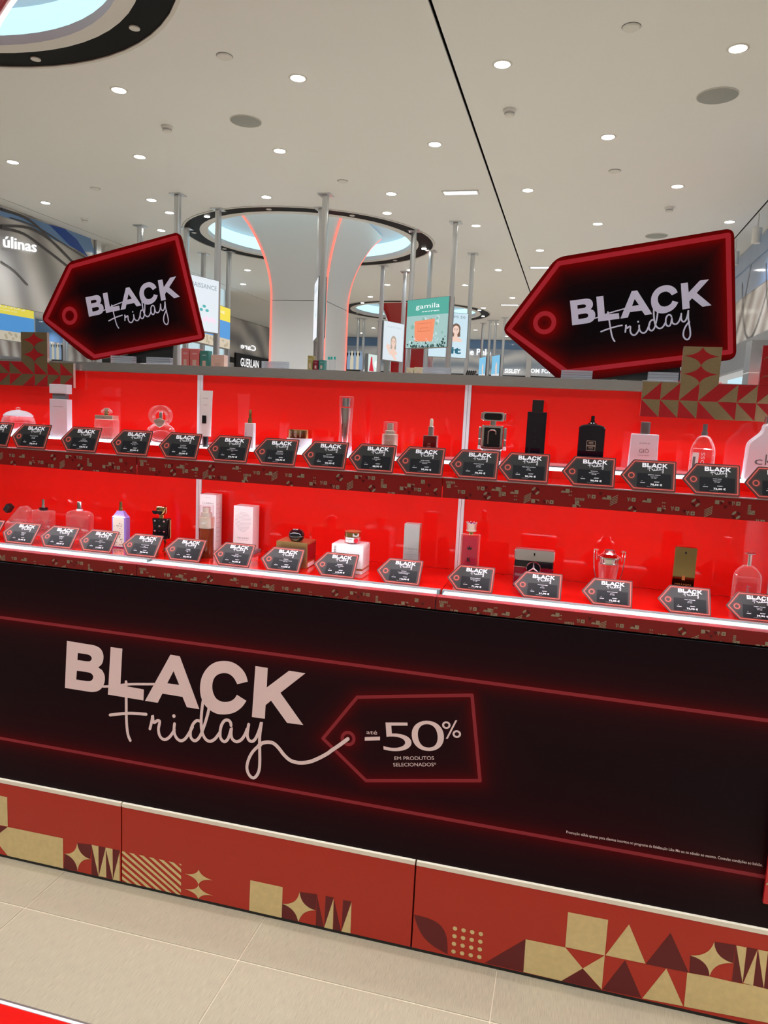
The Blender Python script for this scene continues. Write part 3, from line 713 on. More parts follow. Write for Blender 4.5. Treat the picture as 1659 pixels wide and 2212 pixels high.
acrylic_block('clear ribbed acrylic holder under the left sign, left of its black foot', 243, 768, 291, 786)
acrylic_block('clear ribbed acrylic holder under the left sign, right of its black foot', 320, 771, 370, 787)
acrylic_block('clear ribbed acrylic holder standing alone before the white column', 568, 780, 622, 799, 2.60, 5)
acrylic_block('clear ribbed acrylic holder standing before the green lightbox sign', 915, 793, 973, 811, 2.60, 5)
acrylic_block('clear ribbed acrylic holder under the right sign, at its left end', 1213, 799, 1279, 815)
acrylic_block('clear ribbed acrylic holder under the right sign, beside the gold topper', 1400, 803, 1464, 820)

# ================================================================ PRICE TAGS
TG = [(0, .040), (.034, 0), (.144, 0), (.144, .088), (.034, .088)]
INN = [(.0072, .040), (.0368, .0048), (.1392, .0048), (.1392, .0832), (.0368, .0832)]
tag_m = neon_mat('price_tag_print', loop_segs(INN), [((.0295, .041), .0072)], .0013, .0016, base=(.013, .013, .012), tube_c=(.70, .12, .09), glow_c=(.33, .03, .02), rough=.36, gk=.9, spec=.2)
card_m = mat('price_card', (.005, .005, .007), .34, spec=.12)
stand_m = acryl
tag_board = MB().ext(rpoly(TG, .004, 4), 0, .0016)
lgm = MB(); logo(lgm, .0565, .0665, .065, 0, -.0003, bold=1.25)
proto = {}
def price_tag(label, X, Y, Z, lean, lines, old, price, grp):
    t = thing('price_tag', label, 'price tag', (X, Y, Z), grp, rx=-lean)
    if 'b' not in proto:
        b = part('board', tag_board, tag_m, t); l = decal('logo_lettering', lgm, print_w, t); 
        c = part('price_card', MB().box(.0448, .1315, -.0006, -.0001, .0085, .0488), card_m, t)
        s_ = part('stand', MB().box(.06, .12, .0018, .0034, 0, .05).box(.06, .12, .0018, .022, 0, .0016), stand_m, t)
        proto.update(b=b, l=l, c=c, s=s_)
    else:
        for k in 'blcs':
            o = proto[k].copy(); C.objects.link(o); o.parent = t
            if k == 'c': c = o
    mb = MB(); cx = .0882; y = -.0009
    text(mb, lines[0], cx, .0437, .0026, y=y, bold=.012, ls=1.1)
    for i, s in enumerate(lines[1:]): text(mb, s, cx, .0388-i*.0038, .0020, y=y, bold=.004)
    text(mb, 'PVP', .0575, .0263, .0013, y=y); text(mb, old, .0595, .0202, .0026, y=y, bold=.01)
    mb.flat([[(.0535, .0213), (.0655, .0213), (.0655, .0219), (.0535, .0219)]], y-.0002)
    text(mb, 'AGORA*', .0955, .0238, .0026, y=y, bold=.03); text(mb, price, .0945, .0148, .0050, w=.030, y=y, bold=.035)
    text(mb, '*Promoção válida até final do mês', .0800, .0108, .0010, y=y)
    decal('price_lettering', mb, print_w, c)
    return t
UP = [ # left tip px, bottom right corner px, lines, old, price
 (-60, 15, 965, ['CACHAREL', 'NOA', 'EDT 100ML'], '85,50 €', '58,90 €'),
 (27, 96.5, 972, ['DOLCE GABBANA', 'LIGHT BLUE', 'EDT 100ML'], '97,85 €', '78,90 €'),
 (137, 206, 979, ['CHLOÉ', 'CHLOÉ SIGNATURE', 'EDP 100ML RECARREGÁVEL'], '152,00 €', '108,90 €'),
 (244, 317, 987, ['BVLGARI', 'OMNIA CRYSTALLINE', 'EDT 100ML'], '108,40 €', '82,90 €'),
 (347, 424, 996, ['NOVEXPERT', 'LONG LASTING', 'THE REPULP CREAM 40ML'], '50,20 €', '33,90 €'),
 (455, 532, 1004, ['EISENBERG', 'EYE & LIP CONTOUR CREAM', '30ML'], '91,20 €', '59,90 €'),
 (552, 636, 1012, ['EISENBERG', 'SUBLIME ABSOLUTE', 'ET POITRINE 100ML'], '163,20 €', '106,90 €'),
 (655, 744, 1019, ['LANCÔME', 'RÉNERGIE MULTI LIFT ULTRA', 'MULTI TRIPLE SERUM 50ML'], '138,20 €', '92,50 €'),
 (756, 848, 1027, ['CLARINS', 'DOUBLE SERUM EYE', '20ML'], '66,10 €', '48,90 €'),
 (863, 955, 1035, ['ESTÉE LAUDER', 'ADVANCED NIGHT REPAIR', 'SERUM 50ML'], '140,50 €', '95,90 €'),
 (970, 1073, 1041, ['PACO RABANNE', 'PHANTOM', 'EDT 100ML'], '108,90 €', '75,90 €'),
 (1080, 1183, 1049, ['YVES SAINT LAURENT', 'MYSLF', 'EDP 100ML'], '125,50 €', '90,90 €'),
 (1213, 1327, 1056, ['GIVENCHY', 'GENTLEMAN SOCIETY', 'EDP 100ML'], '123,55 €', '90,90 €'),
 (1339, 1459, 1064.5, ['GIORGIO ARMANI', 'ACQUA DI GIO', 'EDT 100ML'], '117,10 €', '78,50 €'),
 (1474, 1598, 1073, ['HUGO BOSS', 'BOSS BOTTLED', 'EDT 100ML'], '120,90 €', '72,50 €'),
 (1614, 1738, 1082, ['CALVIN KLEIN', 'CK ONE', 'EDT 200ML'], '96,20 €', '69,50 €')]
UPW = ['left edge of the upper shelf, mostly cut off', 'upper shelf before the frosted tall bottle', 'upper shelf before the ribbed square bottle', 'upper shelf before the looped glass bottle', 'upper shelf before the white cream tube', 'upper shelf before the white pump bottle', 'upper shelf before the wide cream jar', 'upper shelf before the tall silver bottle', 'upper shelf before the clear-capped serum', 'upper shelf before the dropper bottle', 'upper shelf before the robot-shaped bottle', 'upper shelf between the robot-shaped and black slab bottles', 'upper shelf before the black shouldered bottle', 'upper shelf before the grey-capped frosted bottle', 'upper shelf before the clear round-shouldered bottle', 'upper shelf, cut off by the right edge']
YT_U, YT_L = 2.088, 2.186
def place_tags(L_, Wn, ypl, zpl, lean, grp):
    for (tx, bx, by, lines, old, price), wn in zip(L_, Wn):
        xr = on(1, ypl, bx, by).x
        price_tag('price tag reading %s on the %s' % (price, wn), xr-.144, ypl, zpl+.0005, lean, lines, old, price, grp)
place_tags(UP, UPW, YT_U, Z_U, math.radians(25), 'price tags on the upper shelf')
LO = [(-70, -12, 1150, ['PRADA', 'PARADOXE', 'EDP 90ML'], '150,00 €', '112,90 €'),
 (7, 68, 1177, ['GIVENCHY', "L'INTERDIT", 'EDP 80ML'], '140,10 €', '93,90 €'),
 (89, 152, 1186, ['GIVENCHY', 'IRRESISTIBLE', 'EDP 80ML'], '140,10 €', '93,90 €'),
 (171, 238, 1193, ['GUCCI', 'FLORA GORGEOUS MAGNOLIA', '100ML'], '176,20 €', '117,80 €'),
 (263, 335, 1205, ['PACO RABANNE', 'FAME', 'EDP 80ML RECARREGÁVEL'], '130,30 €', '88,90 €'),
 (352, 430, 1214, ['CLARINS', 'DOUBLE SERUM', '50ML'], '120,50 €', '82,90 €'),
 (457, 537, 1225, ['SENSAI', 'THROAT AND BUST LIFTING', 'EFFECT 100ML'], '141,20 €', '96,90 €'),
 (563, 645, 1237, ['SHISEIDO', 'FUTURE SOLUTION LX EYE AND LIP', 'CREAM 15ML'], '160,70 €', '113,90 €'),
 (676, 764, 1250, ['EISENBERG', 'ANTI AGE TREATMENT', '50 ML'], '166,20 €', '112,90 €'),
 (812, 905, 1265, ['SHISEIDO', 'VITAL PERFECTION LIFTDEFINE', 'RADIANCE SERUM 40ML'], '211,15 €', '144,90 €'),
 (964, 1063, 1281, ['DOLCE GABBANA', 'K BY DOLCE GABBANA', 'EDT 100ML'], '107,35 €', '71,90 €'),
 (1103, 1211, 1298, ['MERCEDES BENZ', 'SIGN', 'EDP 100ML'], '92,85 €', '61,90 €'),
 (1251, 1365, 1314, ['PACO RABANNE', 'INVICTUS', 'EDT 100ML'], '108,45 €', '72,50 €'),
 (1416, 1536, 1334, ['PACO RABANNE', '1 MILLION', 'EDT 100ML'], '110,70 €', '73,90 €'),
 (1559, 1690, 1352, ['TOMMY HILFIGER', 'TOMMY BOY', 'EDT 100ML'], '69,45 €', '39,90 €')]
LOW = ['lower shelf at the left edge, mostly cut off', 'lower shelf before the tilted triangular bottle', 'lower shelf before the silver-capped clear bottle', 'lower shelf before the lilac bottle', 'lower shelf before the black studded figure bottle', 'lower shelf before the brown serum', 'lower shelf before the white carton with rings', 'lower shelf before the gold carton', 'lower shelf before the white carton carrying a jar', 'lower shelf before the slim silver carton', 'lower shelf before the crown-capped red bottle', 'lower shelf before the wide silver-topped bottle', 'lower shelf before the trophy-shaped bottle', 'lower shelf before the gold bar bottle', 'lower shelf, cut off by the right edge']
place_tags(LO, LOW, YT_L, Z_L, math.radians(39), 'price tags on the lower shelf')

# ================================================================ PRODUCTS
def spot(yf, xl, xr, ytop, zb):
    """front face seen from pixel xl..xr with its top at ytop: returns centre X, width, height"""
    a = on(1, yf, xl, ytop); b = on(1, yf, xr, ytop); return (a.x+b.x)/2, b.x-a.x, a.z-zb
def hz(yf, px, py, zb): return on(1, yf, px, py).z-zb
ZU_, ZL_ = Z_RIS+.0004, Z_L+.0004
YU = 2.318
def prod(name, label, cat, cx, yf, d, zb, grp): return thing(name, label, cat, (cx, yf+d/2, zb), grp)
GU, GL = 'products on the upper shelf', 'products on the lower shelf'
def word(parent, s, x, z, h, y, m, w=None, bold=0, name='lettering', ang=0, vert=False):
    mb = MB(); text(mb, s, x, z, h, w=w, y=y, bold=bold, ang=PI/2 if vert else 0); return decal(name, mb, m, parent)
# --- upper 0: bowl bottle with domed lid
cx, w, h = spot(2.335, -4, 54, 877, ZU_)
t = prod('perfume_bottle', 'round glass bowl-shaped perfume bottle with a white domed lid and ball knob', 'perfume', cx, 2.31, w, ZU_, GU); r = w/2
part('bowl', MB().lathe([(r*.45, 0), (r*.55, .002), (r*.8, h*.15), (r*.98, h*.34), (r, h*.45), (r*.93, h*.60), (r*.80, h*.70)], n=32), glass, t)
part('perfume_liquid', MB().lathe([(r*.4, .006), (r*.72, h*.16), (r*.88, h*.32), (r*.90, h*.44)], n=32), pinkliq, t)
part('lid', MB().lathe([(r*.88, h*.67), (r*.88, h*.70), (r*.70, h*.79), (r*.42, h*.86), (r*.1, h*.885)], n=32), frost, t)
part('knob', MB().lathe([(.002, h*.88), (.007, h*.89), (.0088, h*.925), (.0085, h*.96), (.005, h*.99), (.001, h)], n=20), glass, t)
part('dip_tube', MB().tube([(0, 0, h*.68), (0, 0, h*.3), (r*.2, 0, .01)], .0014), clearliq, t)
# --- upper 1: tall frosted
yf = 2.316; cx, w, h = spot(yf, 106, 144, 829, ZU_); d = .029
t = prod('perfume_bottle', 'tall frosted rectangular perfume bottle with a matching frosted block cap, left of the upper shelf', 'perfume', cx, yf, d, ZU_, GU)
hb = hz(yf, 125, 862, ZU_); hc = hz(yf, 125, 850, ZU_)
part('body', MB().rbox(w, d, 0, hb, .002, 2, .001), frost, t); part('perfume_liquid', MB().rbox(w*.72, d*.6, .010, hb*.80, .001), pinkliq, t)
part('neck', MB().lathe([(.010, hb), (.010, hc-.0005)], n=20), chrome, t); part('collar', MB().rbox(w*.74, d*.7, hb+.0002, hc-.0002, .001, 2, .0003), print_g, t)
part('cap', MB().rbox(w, d, hc, h, .0015, 2, .001), frost, t)
word(t, 'DOLCE&GABBANA', 0, hb*.80, .0022, -d/2-.0004, print_g, w=w*.6); word(t, 'light blue', 0, hb*.62, .003, -d/2-.0004, print_w)
# --- upper 2: ribbed square with gold neck plate
cx, w, h = spot(yf, 203, 243, 880, ZU_); d = .042
t = prod('perfume_bottle', 'squat ribbed glass perfume bottle with a gold shoulder plate and round stopper', 'perfume', cx, yf, d, ZU_, GU)
hb = hz(yf, 220, 906, ZU_); hp = hz(yf, 220, 897, ZU_)
mb = MB().rbox(w, d, 0, hb, .003, 3, .001)
part('body', mb, glass_pk, t)
for i in range(9): 
    x = -w/2+w*(i+.5)/9; part('rib', MB().rbox(.0022, .0012, .004, hb*.80, .0005, 2, .0003, x, -d/2-.0006), glass, t)
part('perfume_liquid', MB().rbox(w*.86, d*.8, .006, hb*.62, .002), G('rose_liquid', (1, .88, .84), ior=1.33), t)
part('shoulder_plate', MB().rbox(w*.96, d*.9, hb+.0003, hp, .002, 3, .0006), champ, t)
part('neck', MB().lathe([(.009, hp), (.009, hp+.006)], n=16), gold_p, t)
part('stopper', MB().lathe([(.008, hp+.006), (.0195, hp+.009), (.0205, hp+.014), (.018, hp+.018), (.008, h)], n=24), glass, t); part('stopper_core', MB().lathe([(.008, hp+.0062), (.008, h-.001)], n=16), gold_p, t)
word(t, 'Chloé', 0, hb+.003, .004, -d*.45-.0005, print_k)
# --- upper 3: looped glass
cx, w, h = spot(yf, 315, 373, 872, ZU_); d = .026
t = prod('perfume_bottle', 'clear glass perfume bottle of two interlaced rounded loops', 'perfume', cx, yf, d, ZU_, GU)
def ell(cx, cz, rx, rz, n=28): return [(cx+rx*math.cos(2*PI*i/n), cz+rz*math.sin(2*PI*i/n)) for i in range(n)]
part('lower_loop', MB().ext(ell(0, h*.27, w*.5, h*.265), -d/2, d/2, .004), glass, t)
part('perfume_liquid', MB().ext(ell(0, h*.22, w*.36, h*.13), -d*.3, d*.3, .002), G('faint_pink', (1, .86, .88), ior=1.33), t)
lp = ell(-.002, h*.72, w*.40, h*.26); part('upper_loop', MB().ext(lp, -d*.42, d*.42, 0, [ell(-.002, h*.68, w*.25, h*.17)]), glass, t)
part('silver_heart', MB().ext([(-w*.22, h*.60), (0, h*.66), (w*.22, h*.60), (w*.12, h*.46), (0, h*.42), (-w*.12, h*.46)], -d*.46, -d*.30, .001), champ, t)
part('spray_head', MB().lathe([(.007, h*.62), (.007, h*.80), (.005, h*.82)], n=16), chrome, t)
# --- upper 4: cream tube
yt = 2.33; a = YX(yt, 431, 843); b = YX(yt, 460, 843); zc = YX(yt, 445, 943)[1]; z1 = YX(yt, 445, 961)[1]
cx = (a[0]+b[0])/2+.0; w = b[0]-a[0]; h = a[1]-ZU_; hc = zc-ZU_
t = prod('cream_tube', 'tall white squeeze tube standing on its black cap', 'tube', cx, yt-.009, .018, ZU_, GU)
n = 24; secs = []
for k, (zz, wx, dy) in enumerate([(hc+.001, .82, .0085), (hc+.008, .80, .0083), (h*.5, .86, .0065), (h*.85, .95, .003), (h*.97, 1, .0008), (h, 1, .0008)]):
    secs.append([(w/2*wx*math.cos(2*PI*i/n), dy*math.sin(2*PI*i/n), zz) for i in range(n)])
part('tube_body', MB().loft(secs), pack_w, t); part('cap', MB().lathe([(.0095, 0), (.0098, .001), (.0098, hc-.001), (.009, hc)], n=24), print_k, t)
word(t, 'NOVEXPERT', 0, h*.86, .0028, -.0042, print_k); word(t, 'BIO-EXPERT', 0, h*.74, .002, -.0055, print_k)
decal('label', MB().flat([[(-.010, h*.42), (.006, h*.42), (.006, h*.56), (-.010, h*.56)]], -.0082), print_k, t, 'black square label')
# --- upper 5: white pump bottle gold neck
cx, w, h = spot(yf, 529, 548, 885, ZU_); d = .022; hb = hz(yf, 540, 914, ZU_)
t = prod('serum_bottle', 'small white rectangular serum bottle with a gold pump', 'serum', cx, yf, d, ZU_, GU)
part('body', MB().rbox(w, d, 0, hb, .002, 3, .0008), frost, t); part('core', MB().rbox(w*.8, d*.8, .003, hb-.004, .002), pack_w, t)
part('pump_collar', MB().lathe([(.0100, hb), (.0100, hb+.002), (.0085, hb+.0022), (.0085, hb+.016)], n=20), gold_p, t); part('pump_head', MB().lathe([(.0056, hb+.016), (.0056, h-.001), (.005, h)], n=16), gold_p, t)
word(t, 'EISENBERG', -w*.30, hb*.55, .0030, -d/2-.0004, print_k, vert=True)
# --- upper 6: wide jar
yj = 2.315; a = YX(yj+.03, 606, 945); b = YX(yj+.03, 681, 945); r = (b[0]-a[0])/2; cx = (a[0]+b[0])/2; h1 = YX(yj, 640, 947)[1]-ZU_; h2 = YX(yj, 640, 928)[1]-ZU_
r = min(r, .043)
t = thing('cream_jar', 'wide frosted white cream jar with a gold faceted lid', 'jar', (cx, yj+r+.004, ZU_), GU)
part('jar_body', MB().lathe([(r*.80, 0), (r*.86, .002), (r*.99, h1*.8), (r, h1)], n=40), frost, t); part('cream', MB().lathe([(r*.7, .004), (r*.85, h1-.004)], n=32), pack_w, t)
part('lid', MB().lathe([(r*.97, h1+.0003), (r*.97, h2-.002), (r*.93, h2)], n=28), gold_p, t)
def wrap(mb, R, yoff=0):
    def f(v):
        a = v.x/R; return (R*math.sin(a), -R*math.cos(a), v.z)
    return mb.xf(f)
mb = wrap(text(MB(), 'EISENBERG', -.005, h1*.45, .0062, ls=1.15), r*1.004); decal('lettering', mb, print_k, t)
mb = wrap(MB().flat([[(-.020, h1+.005), (0, h1+.005), (.020, h1+.005), (.020, h2-.004), (0, h2-.004), (-.020, h2-.004)]]), r*.985); lb = decal('tester_label', mb, champ, t)
decal('label_text', wrap(text(text(MB(), 'TESTER - NE PEUT ETRE VENDU', 0, h1+.0135, .0028, w=.036), 'TESTER - NOT FOR SALE', 0, h1+.0075, .0028, w=.030), r*.99), print_k, lb)
# --- upper 7: tall silver / crystal bottle
cx, w, h = spot(yf, 729, 760, 855, ZU_); d = w; t = prod('serum_bottle', 'tall twisted silver and crystal bottle with a clear cap', 'serum', cx, yf, d, ZU_, GU); r = w/2
hc = hz(yf, 744, 879, ZU_)
part('crystal_shell', MB().lathe([(r*.95, 0), (r, .003), (r*.96, h*.25), (r*.86, h*.45), (r*.93, h*.66), (r*.98, hc-.001)], n=6), glass, t)
part('silver_core', MB().lathe([(r*.10, .010), (r*.30, h*.12), (r*.52, h*.35), (r*.66, h*.55), (r*.80, h*.72), (r*.80, hc-.003)], n=24), chrome, t)
part('clear_cap', MB().lathe([(r*.98, hc), (r*.98, h-.001), (r*.93, h)], n=28), acryl, t); part('spray_head', MB().lathe([(r*.62, hc+.001), (r*.62, h-.006)], n=20), alu, t); part('purple_base', MB().lathe([(r*.70, .004), (r*.55, .03)], n=20), G('violet_glass', (.55, .35, .9)), t)
word(t, 'LANCÔME', 0, h*.42, .0075, -r*.99, print_k, vert=True)
# --- upper 8: clear cap serum
cx, w, h = spot(yf, 823, 857, 910, ZU_); r = w/2; t = prod('serum_bottle', 'serum bottle with clear cap, champagne collar and amber base on the upper shelf', 'serum', cx, yf, w, ZU_, GU)
h1 = hz(yf, 840, 963, ZU_); h2 = hz(yf, 840, 938, ZU_)
part('amber_body', MB().lathe([(r*.95, 0), (r*.95, h1-.0004)], n=32), glass, t); part('serum', MB().lathe([(r*.75, .003), (r*.75, h1-.002)], n=24), amber_l, t)
part('collar', MB().lathe([(r, h1), (r, h2-.001), (r*.94, h2)], n=32), champ, t); part('clear_cap', MB().lathe([(r*.86, h2+.0003), (r*.86, h-.001), (r*.82, h)], n=28), acryl, t)
part('pump', MB().lathe([(r*.66, h2+.0005), (r*.66, h2+.010), (r*.45, h2+.012), (r*.45, h-.005)], n=20), champ, t); mb = wrap(text(MB(), 'CLARINS', 0, (h1+h2)/2-.002, .0036), r*1.01); decal('lettering', mb, print_w, t)
# --- upper 9: dropper
cx, w, h = spot(yf, 916, 946, 903, ZU_); d = .030; hb = hz(yf, 932, 941, ZU_); hr = hz(yf, 932, 921, ZU_)
t = prod('serum_bottle', 'dark brown glass dropper bottle with a silver ring and cream bulb', 'serum', cx, yf, d, ZU_, GU)
part('body', MB().rbox(w, d, 0, hb, .003, 3, .002), amber, t); part('serum', MB().rbox(w*.84, d*.84, .003, hb*.52, .003), amber_l, t)
part('ring', MB().lathe([(.0098, hb), (.0098, hb+.004), (.0092, hb+.0045), (.0098, hb+.005), (.0098, hr-.001), (.009, hr)], n=24), alu, t)
part('bulb', MB().lathe([(.0058, hr), (.0056, h-.006), (.0042, h-.002), (.001, h)], n=20), mat('cream_rubber', (.68, .64, .52), .4), t)
word(t, 'ESTÉE', -.002, hb*.66, .0026, -d/2-.0004, champ); word(t, 'LAUDER', -.002, hb*.55, .0026, -d/2-.0004, champ); decal('sticker', MB().disc(-.001, hb*.18, .0085, -d/2-.0005), mat('red_sticker', (.6, .01, .03), .4), t)
# --- upper 10: robot
cx, w, h = spot(yf, 1043, 1090, 889, ZU_); d = .028
t = prod('perfume_bottle', 'chrome robot-shaped perfume bottle with visor head, arms and legs', 'perfume', cx, yf, d, ZU_, GU)
hd0 = hz(yf, 1068, 910, ZU_); b1 = hz(yf, 1068, 919, ZU_); b0 = hz(yf, 1068, 972, ZU_)
part('torso', MB().ext(rpoly([(-w/2, b0), (w/2, b0), (w/2, b1), (-w/2, b1)], .003), -d/2, d/2, .002), chrome, t)
part('chest_window', MB().ext(rpoly([(-w*.38, b0+.008), (w*.38, b0+.008), (w*.38, b1-.007), (-w*.38, b1-.007)], .004), -d/2-.002, -d/2+.001, .0005), black_g, t)
part('chest_emblem', MB().tube([(-w*.17, -d/2-.003, b0+.018), (-w*.17, -d/2-.003, b1-.020), (-w*.08, -d/2-.003, b1-.015), (w*.10, -d/2-.003, b1-.015), (w*.17, -d/2-.003, b1-.020), (w*.17, -d/2-.003, b1-.028)], .0022, 10), alu, t)
part('neck', MB().lathe([(.011, b1), (.011, hd0)], n=20), chrome, t)
part('head', MB().ext(rpoly([(-w*.50, hd0), (w*.50, hd0), (w*.50, h), (-w*.50, h)], .006), -d*.42, d*.42, .002), chrome, t)
part('visor', MB().ext(rpoly([(-w*.42, hd0+.004), (w*.42, hd0+.004), (w*.42, h-.004), (-w*.42, h-.004)], .009), -d*.42-.0015, -d*.42+.001), black_g, t)
for s_ in (-1, 1):
    part('ear', MB().rbox(.005, .014, hd0+.004, h-.003, .002, 3, .0008, s_*(w*.5+.003), 0), chrome, t)
    x = s_*(w/2+.0058); part('arm', MB().rbox(.0085, .014, b0+.010, b0+.030, .003, 3, .001, x, 0).rbox(.0095, .015, b0+.0305, b1-.006, .003, 3, .002, x, 0), chrome, t)
    part('hand', MB().rbox(.0095, .012, b0-.0, b0+.0095, .002, 3, .001, x, 0), print_w, t)
part('legs', MB().rbox(w*.92, d*.8, .012, b0-.0005, .003, 3, .002), chrome, t); part('feet', MB().rbox(w*.86, d*.95, 0, .0115, .003, 3, .001), alu, t)
# --- upper 11: black slab
cx, w, h = spot(yf, 1142, 1184, 863, ZU_); d = .028; hb = hz(yf, 1163, 890, ZU_)
t = prod('perfume_bottle', 'tall black rectangular slab perfume bottle with a square black cap', 'perfume', cx, yf, d, ZU_, GU)
part('body', MB().rbox(w, d, 0, hb, .0015, 2, .0006), mat('black_glass', (.006, .005, .012), .05, coat=.6), t); part('cap', MB().rbox(w*.58, d*.86, hb+.0003, h, .0015, 2, .0006), black_m, t)
mb = MB(); text(mb, 'Y', -.003, hb*.62, .012, y=-d/2-.0005, w=.010); text(mb, 'S', 0, hb*.42, .014, y=-d/2-.0005, w=.009); text(mb, 'L', .004, hb*.52, .013, y=-d/2-.0005, w=.008)
decal('monogram', mb, mat('dark_emboss', (.035, .033, .045), .2, .4), t); decal('silver_line', MB().flat([[(-w*.38, .034), (w*.38, .034), (w*.38, .0352), (-w*.38, .0352)]], -d/2-.0005), alu, t)
# --- upper 12: black shouldered
cx, w, h = spot(yf, 1253, 1311, 897, ZU_); d = .034; hb = hz(yf, 1283, 919, ZU_)
t = prod('perfume_bottle', 'broad black shouldered perfume bottle with a silver square emblem and no cap', 'perfume', cx, yf, d, ZU_, GU)
part('body', MB().ext(rpoly([(-w/2, 0), (w/2, 0), (w/2, hb-.003), (w*.22, hb+.003), (-w*.22, hb+.003), (-w/2, hb-.003)], .010), -d/2, d/2, .003), MT['black_glass'], t)
part('shoulder_ring', MB().lathe([(.0135, hb+.003), (.0135, hb+.006), (.0125, hb+.007)], n=24), black_g, t)
part('pump', MB().lathe([(.0075, hb+.007), (.0075, hb+.013), (.0055, hb+.0132), (.0055, h)], n=16), black_g, t)
e = MB(); ez = hb*.56; s_ = .0125
for sy in (1, -1):
    e.stroke([(s_, ez+sy*.0006), (s_, ez+sy*s_*1.15), (-s_, ez+sy*s_*1.15), (-s_, ez+sy*.0006)], .0016, -d/2-.0006, 1)
    e.stroke([(-s_, ez+sy*.0012), (s_, ez+sy*.0012)], .0016, -d/2-.0006, 1)
    e.stroke([(-s_*.5, ez+sy*s_*.45), (s_*.5, ez+sy*s_*.45), (s_*.5, ez+sy*s_*.78), (-s_*.5, ez+sy*s_*.78)], .0014, -d/2-.0006, 1)
decal('emblem', e, champ, t); word(t, 'GENTLEMAN', 0, hb*.22, .0024, -d/2-.0006, print_w, w=.018); word(t, 'SOCIETY', 0, hb*.17, .0016, -d/2-.0006, print_w, w=.010)
# --- upper 13: frosted white, grey cap
cx, w, h = spot(yf, 1366, 1428, 910, ZU_); d = .030; hb = hz(yf, 1397, 938, ZU_)
t = prod('perfume_bottle', 'frosted white perfume bottle with a round grey cap and red sticker', 'perfume', cx, yf, d, ZU_, GU)
part('body', MB().ext(rpoly([(-w*.52, 0), (w*.52, 0), (w*.48, hb), (-w*.48, hb)], .003), -d/2, d/2, .002), frost, t); part('perfume_liquid', MB().rbox(w*.82, d*.6, .010, hb*.66, .002), pinkliq, t)
part('cap', MB().lathe([(.0135, hb+.0005), (.0135, hb+.004), (.0130, hb+.0042), (.0138, hb+.006), (.0138, h-.001), (.0125, h)], n=28), grey_cap, t)
word(t, 'ACQUA DI', 0, hb*.76, .0045, -d/2-.0006, print_g); word(t, 'GIÒ', 0, hb*.54, .0125, -d/2-.0006, print_g, w=.028); word(t, 'GIORGIO ARMANI', 0, hb*.47, .0024, -d/2-.0006, print_g, w=.032)
st = decal('sticker', MB().disc(-.010, .022, .0115, -d/2-.0007), MT['red_sticker'], t); word(st, '80', -.010, .020, .006, -d/2-.0010, print_w)
# --- upper 14: clear round shouldered
cx, w, h = spot(yf, 1500, 1553, 915, ZU_); d = .032; hb = hz(yf, 1527, 941, ZU_)
t = prod('perfume_bottle', 'clear round-shouldered perfume bottle with a dark spray neck and upright lettering', 'perfume', cx, yf, d, ZU_, GU)
O = [(-w*.5, 0), (w*.5, 0), (w*.5, hb*.72), (w*.20, hb), (-w*.20, hb), (-w*.5, hb*.72)]
part('body', MB().ext(rpoly(O, .020), -d/2, d/2, .004), glass, t); part('perfume_liquid', MB().ext(rpoly([(-w*.42, .006), (w*.42, .006), (w*.42, hb*.70), (-w*.42, hb*.70)], .006), -d*.32, d*.32, .003), clearliq, t)
part('spray_neck', MB().lathe([(.0090, hb), (.0090, hb+.010), (.0068, hb+.0102), (.0066, h)], n=20), grey_cap, t)
word(t, 'BOSS', .004, hb*.40, .0105, -d/2-.0006, print_w, w=.052, vert=True)
lb = decal('label', MB().flat([[(-w*.46, .012), (-w*.20, .012), (-w*.18, hb*.60), (-w*.44, hb*.60)]], -d/2-.0006), pack_w, t); decal('label_print', MB().flat([[(-w*.43, .02), (-w*.33, .02), (-w*.31, hb*.5), (-w*.41, hb*.5)]], -d/2-.0009), print_g, lb)
# --- upper 15: frosted flask
cx, w, h = spot(yf, 1621, 1716, 898, ZU_); d = .036; hb = hz(yf, 1660, 915, ZU_)
t = prod('perfume_bottle', 'large frosted flask-shaped perfume bottle with CK lettering at the right edge', 'perfume', cx, yf, d, ZU_, GU)
part('body', MB().ext(rpoly([(-w*.5, 0), (w*.5, 0), (w*.47, hb*.66), (w*.16, hb*.86), (w*.13, hb), (-w*.13, hb), (-w*.16, hb*.86), (-w*.47, hb*.66)], .012), -d/2, d/2, .004), frost, t)
part('perfume_liquid', MB().rbox(w*.84, d*.6, .012, hb*.58, .002), pinkliq, t); part('cap', MB().lathe([(.0145, hb), (.0145, h)], n=24), alu, t)
text_m = MB(); text(text_m, 'c', -.022, hb*.30, .024, w=.021, y=-d/2-.0006); text(text_m, 'k', .004, hb*.30, .032, w=.018, y=-d/2-.0006); text(text_m, 'one', .020, hb*.24, .006, y=-d/2-.0006); decal('lettering', text_m, print_g, t)

# ---------------- lower shelf
yf = 2.33
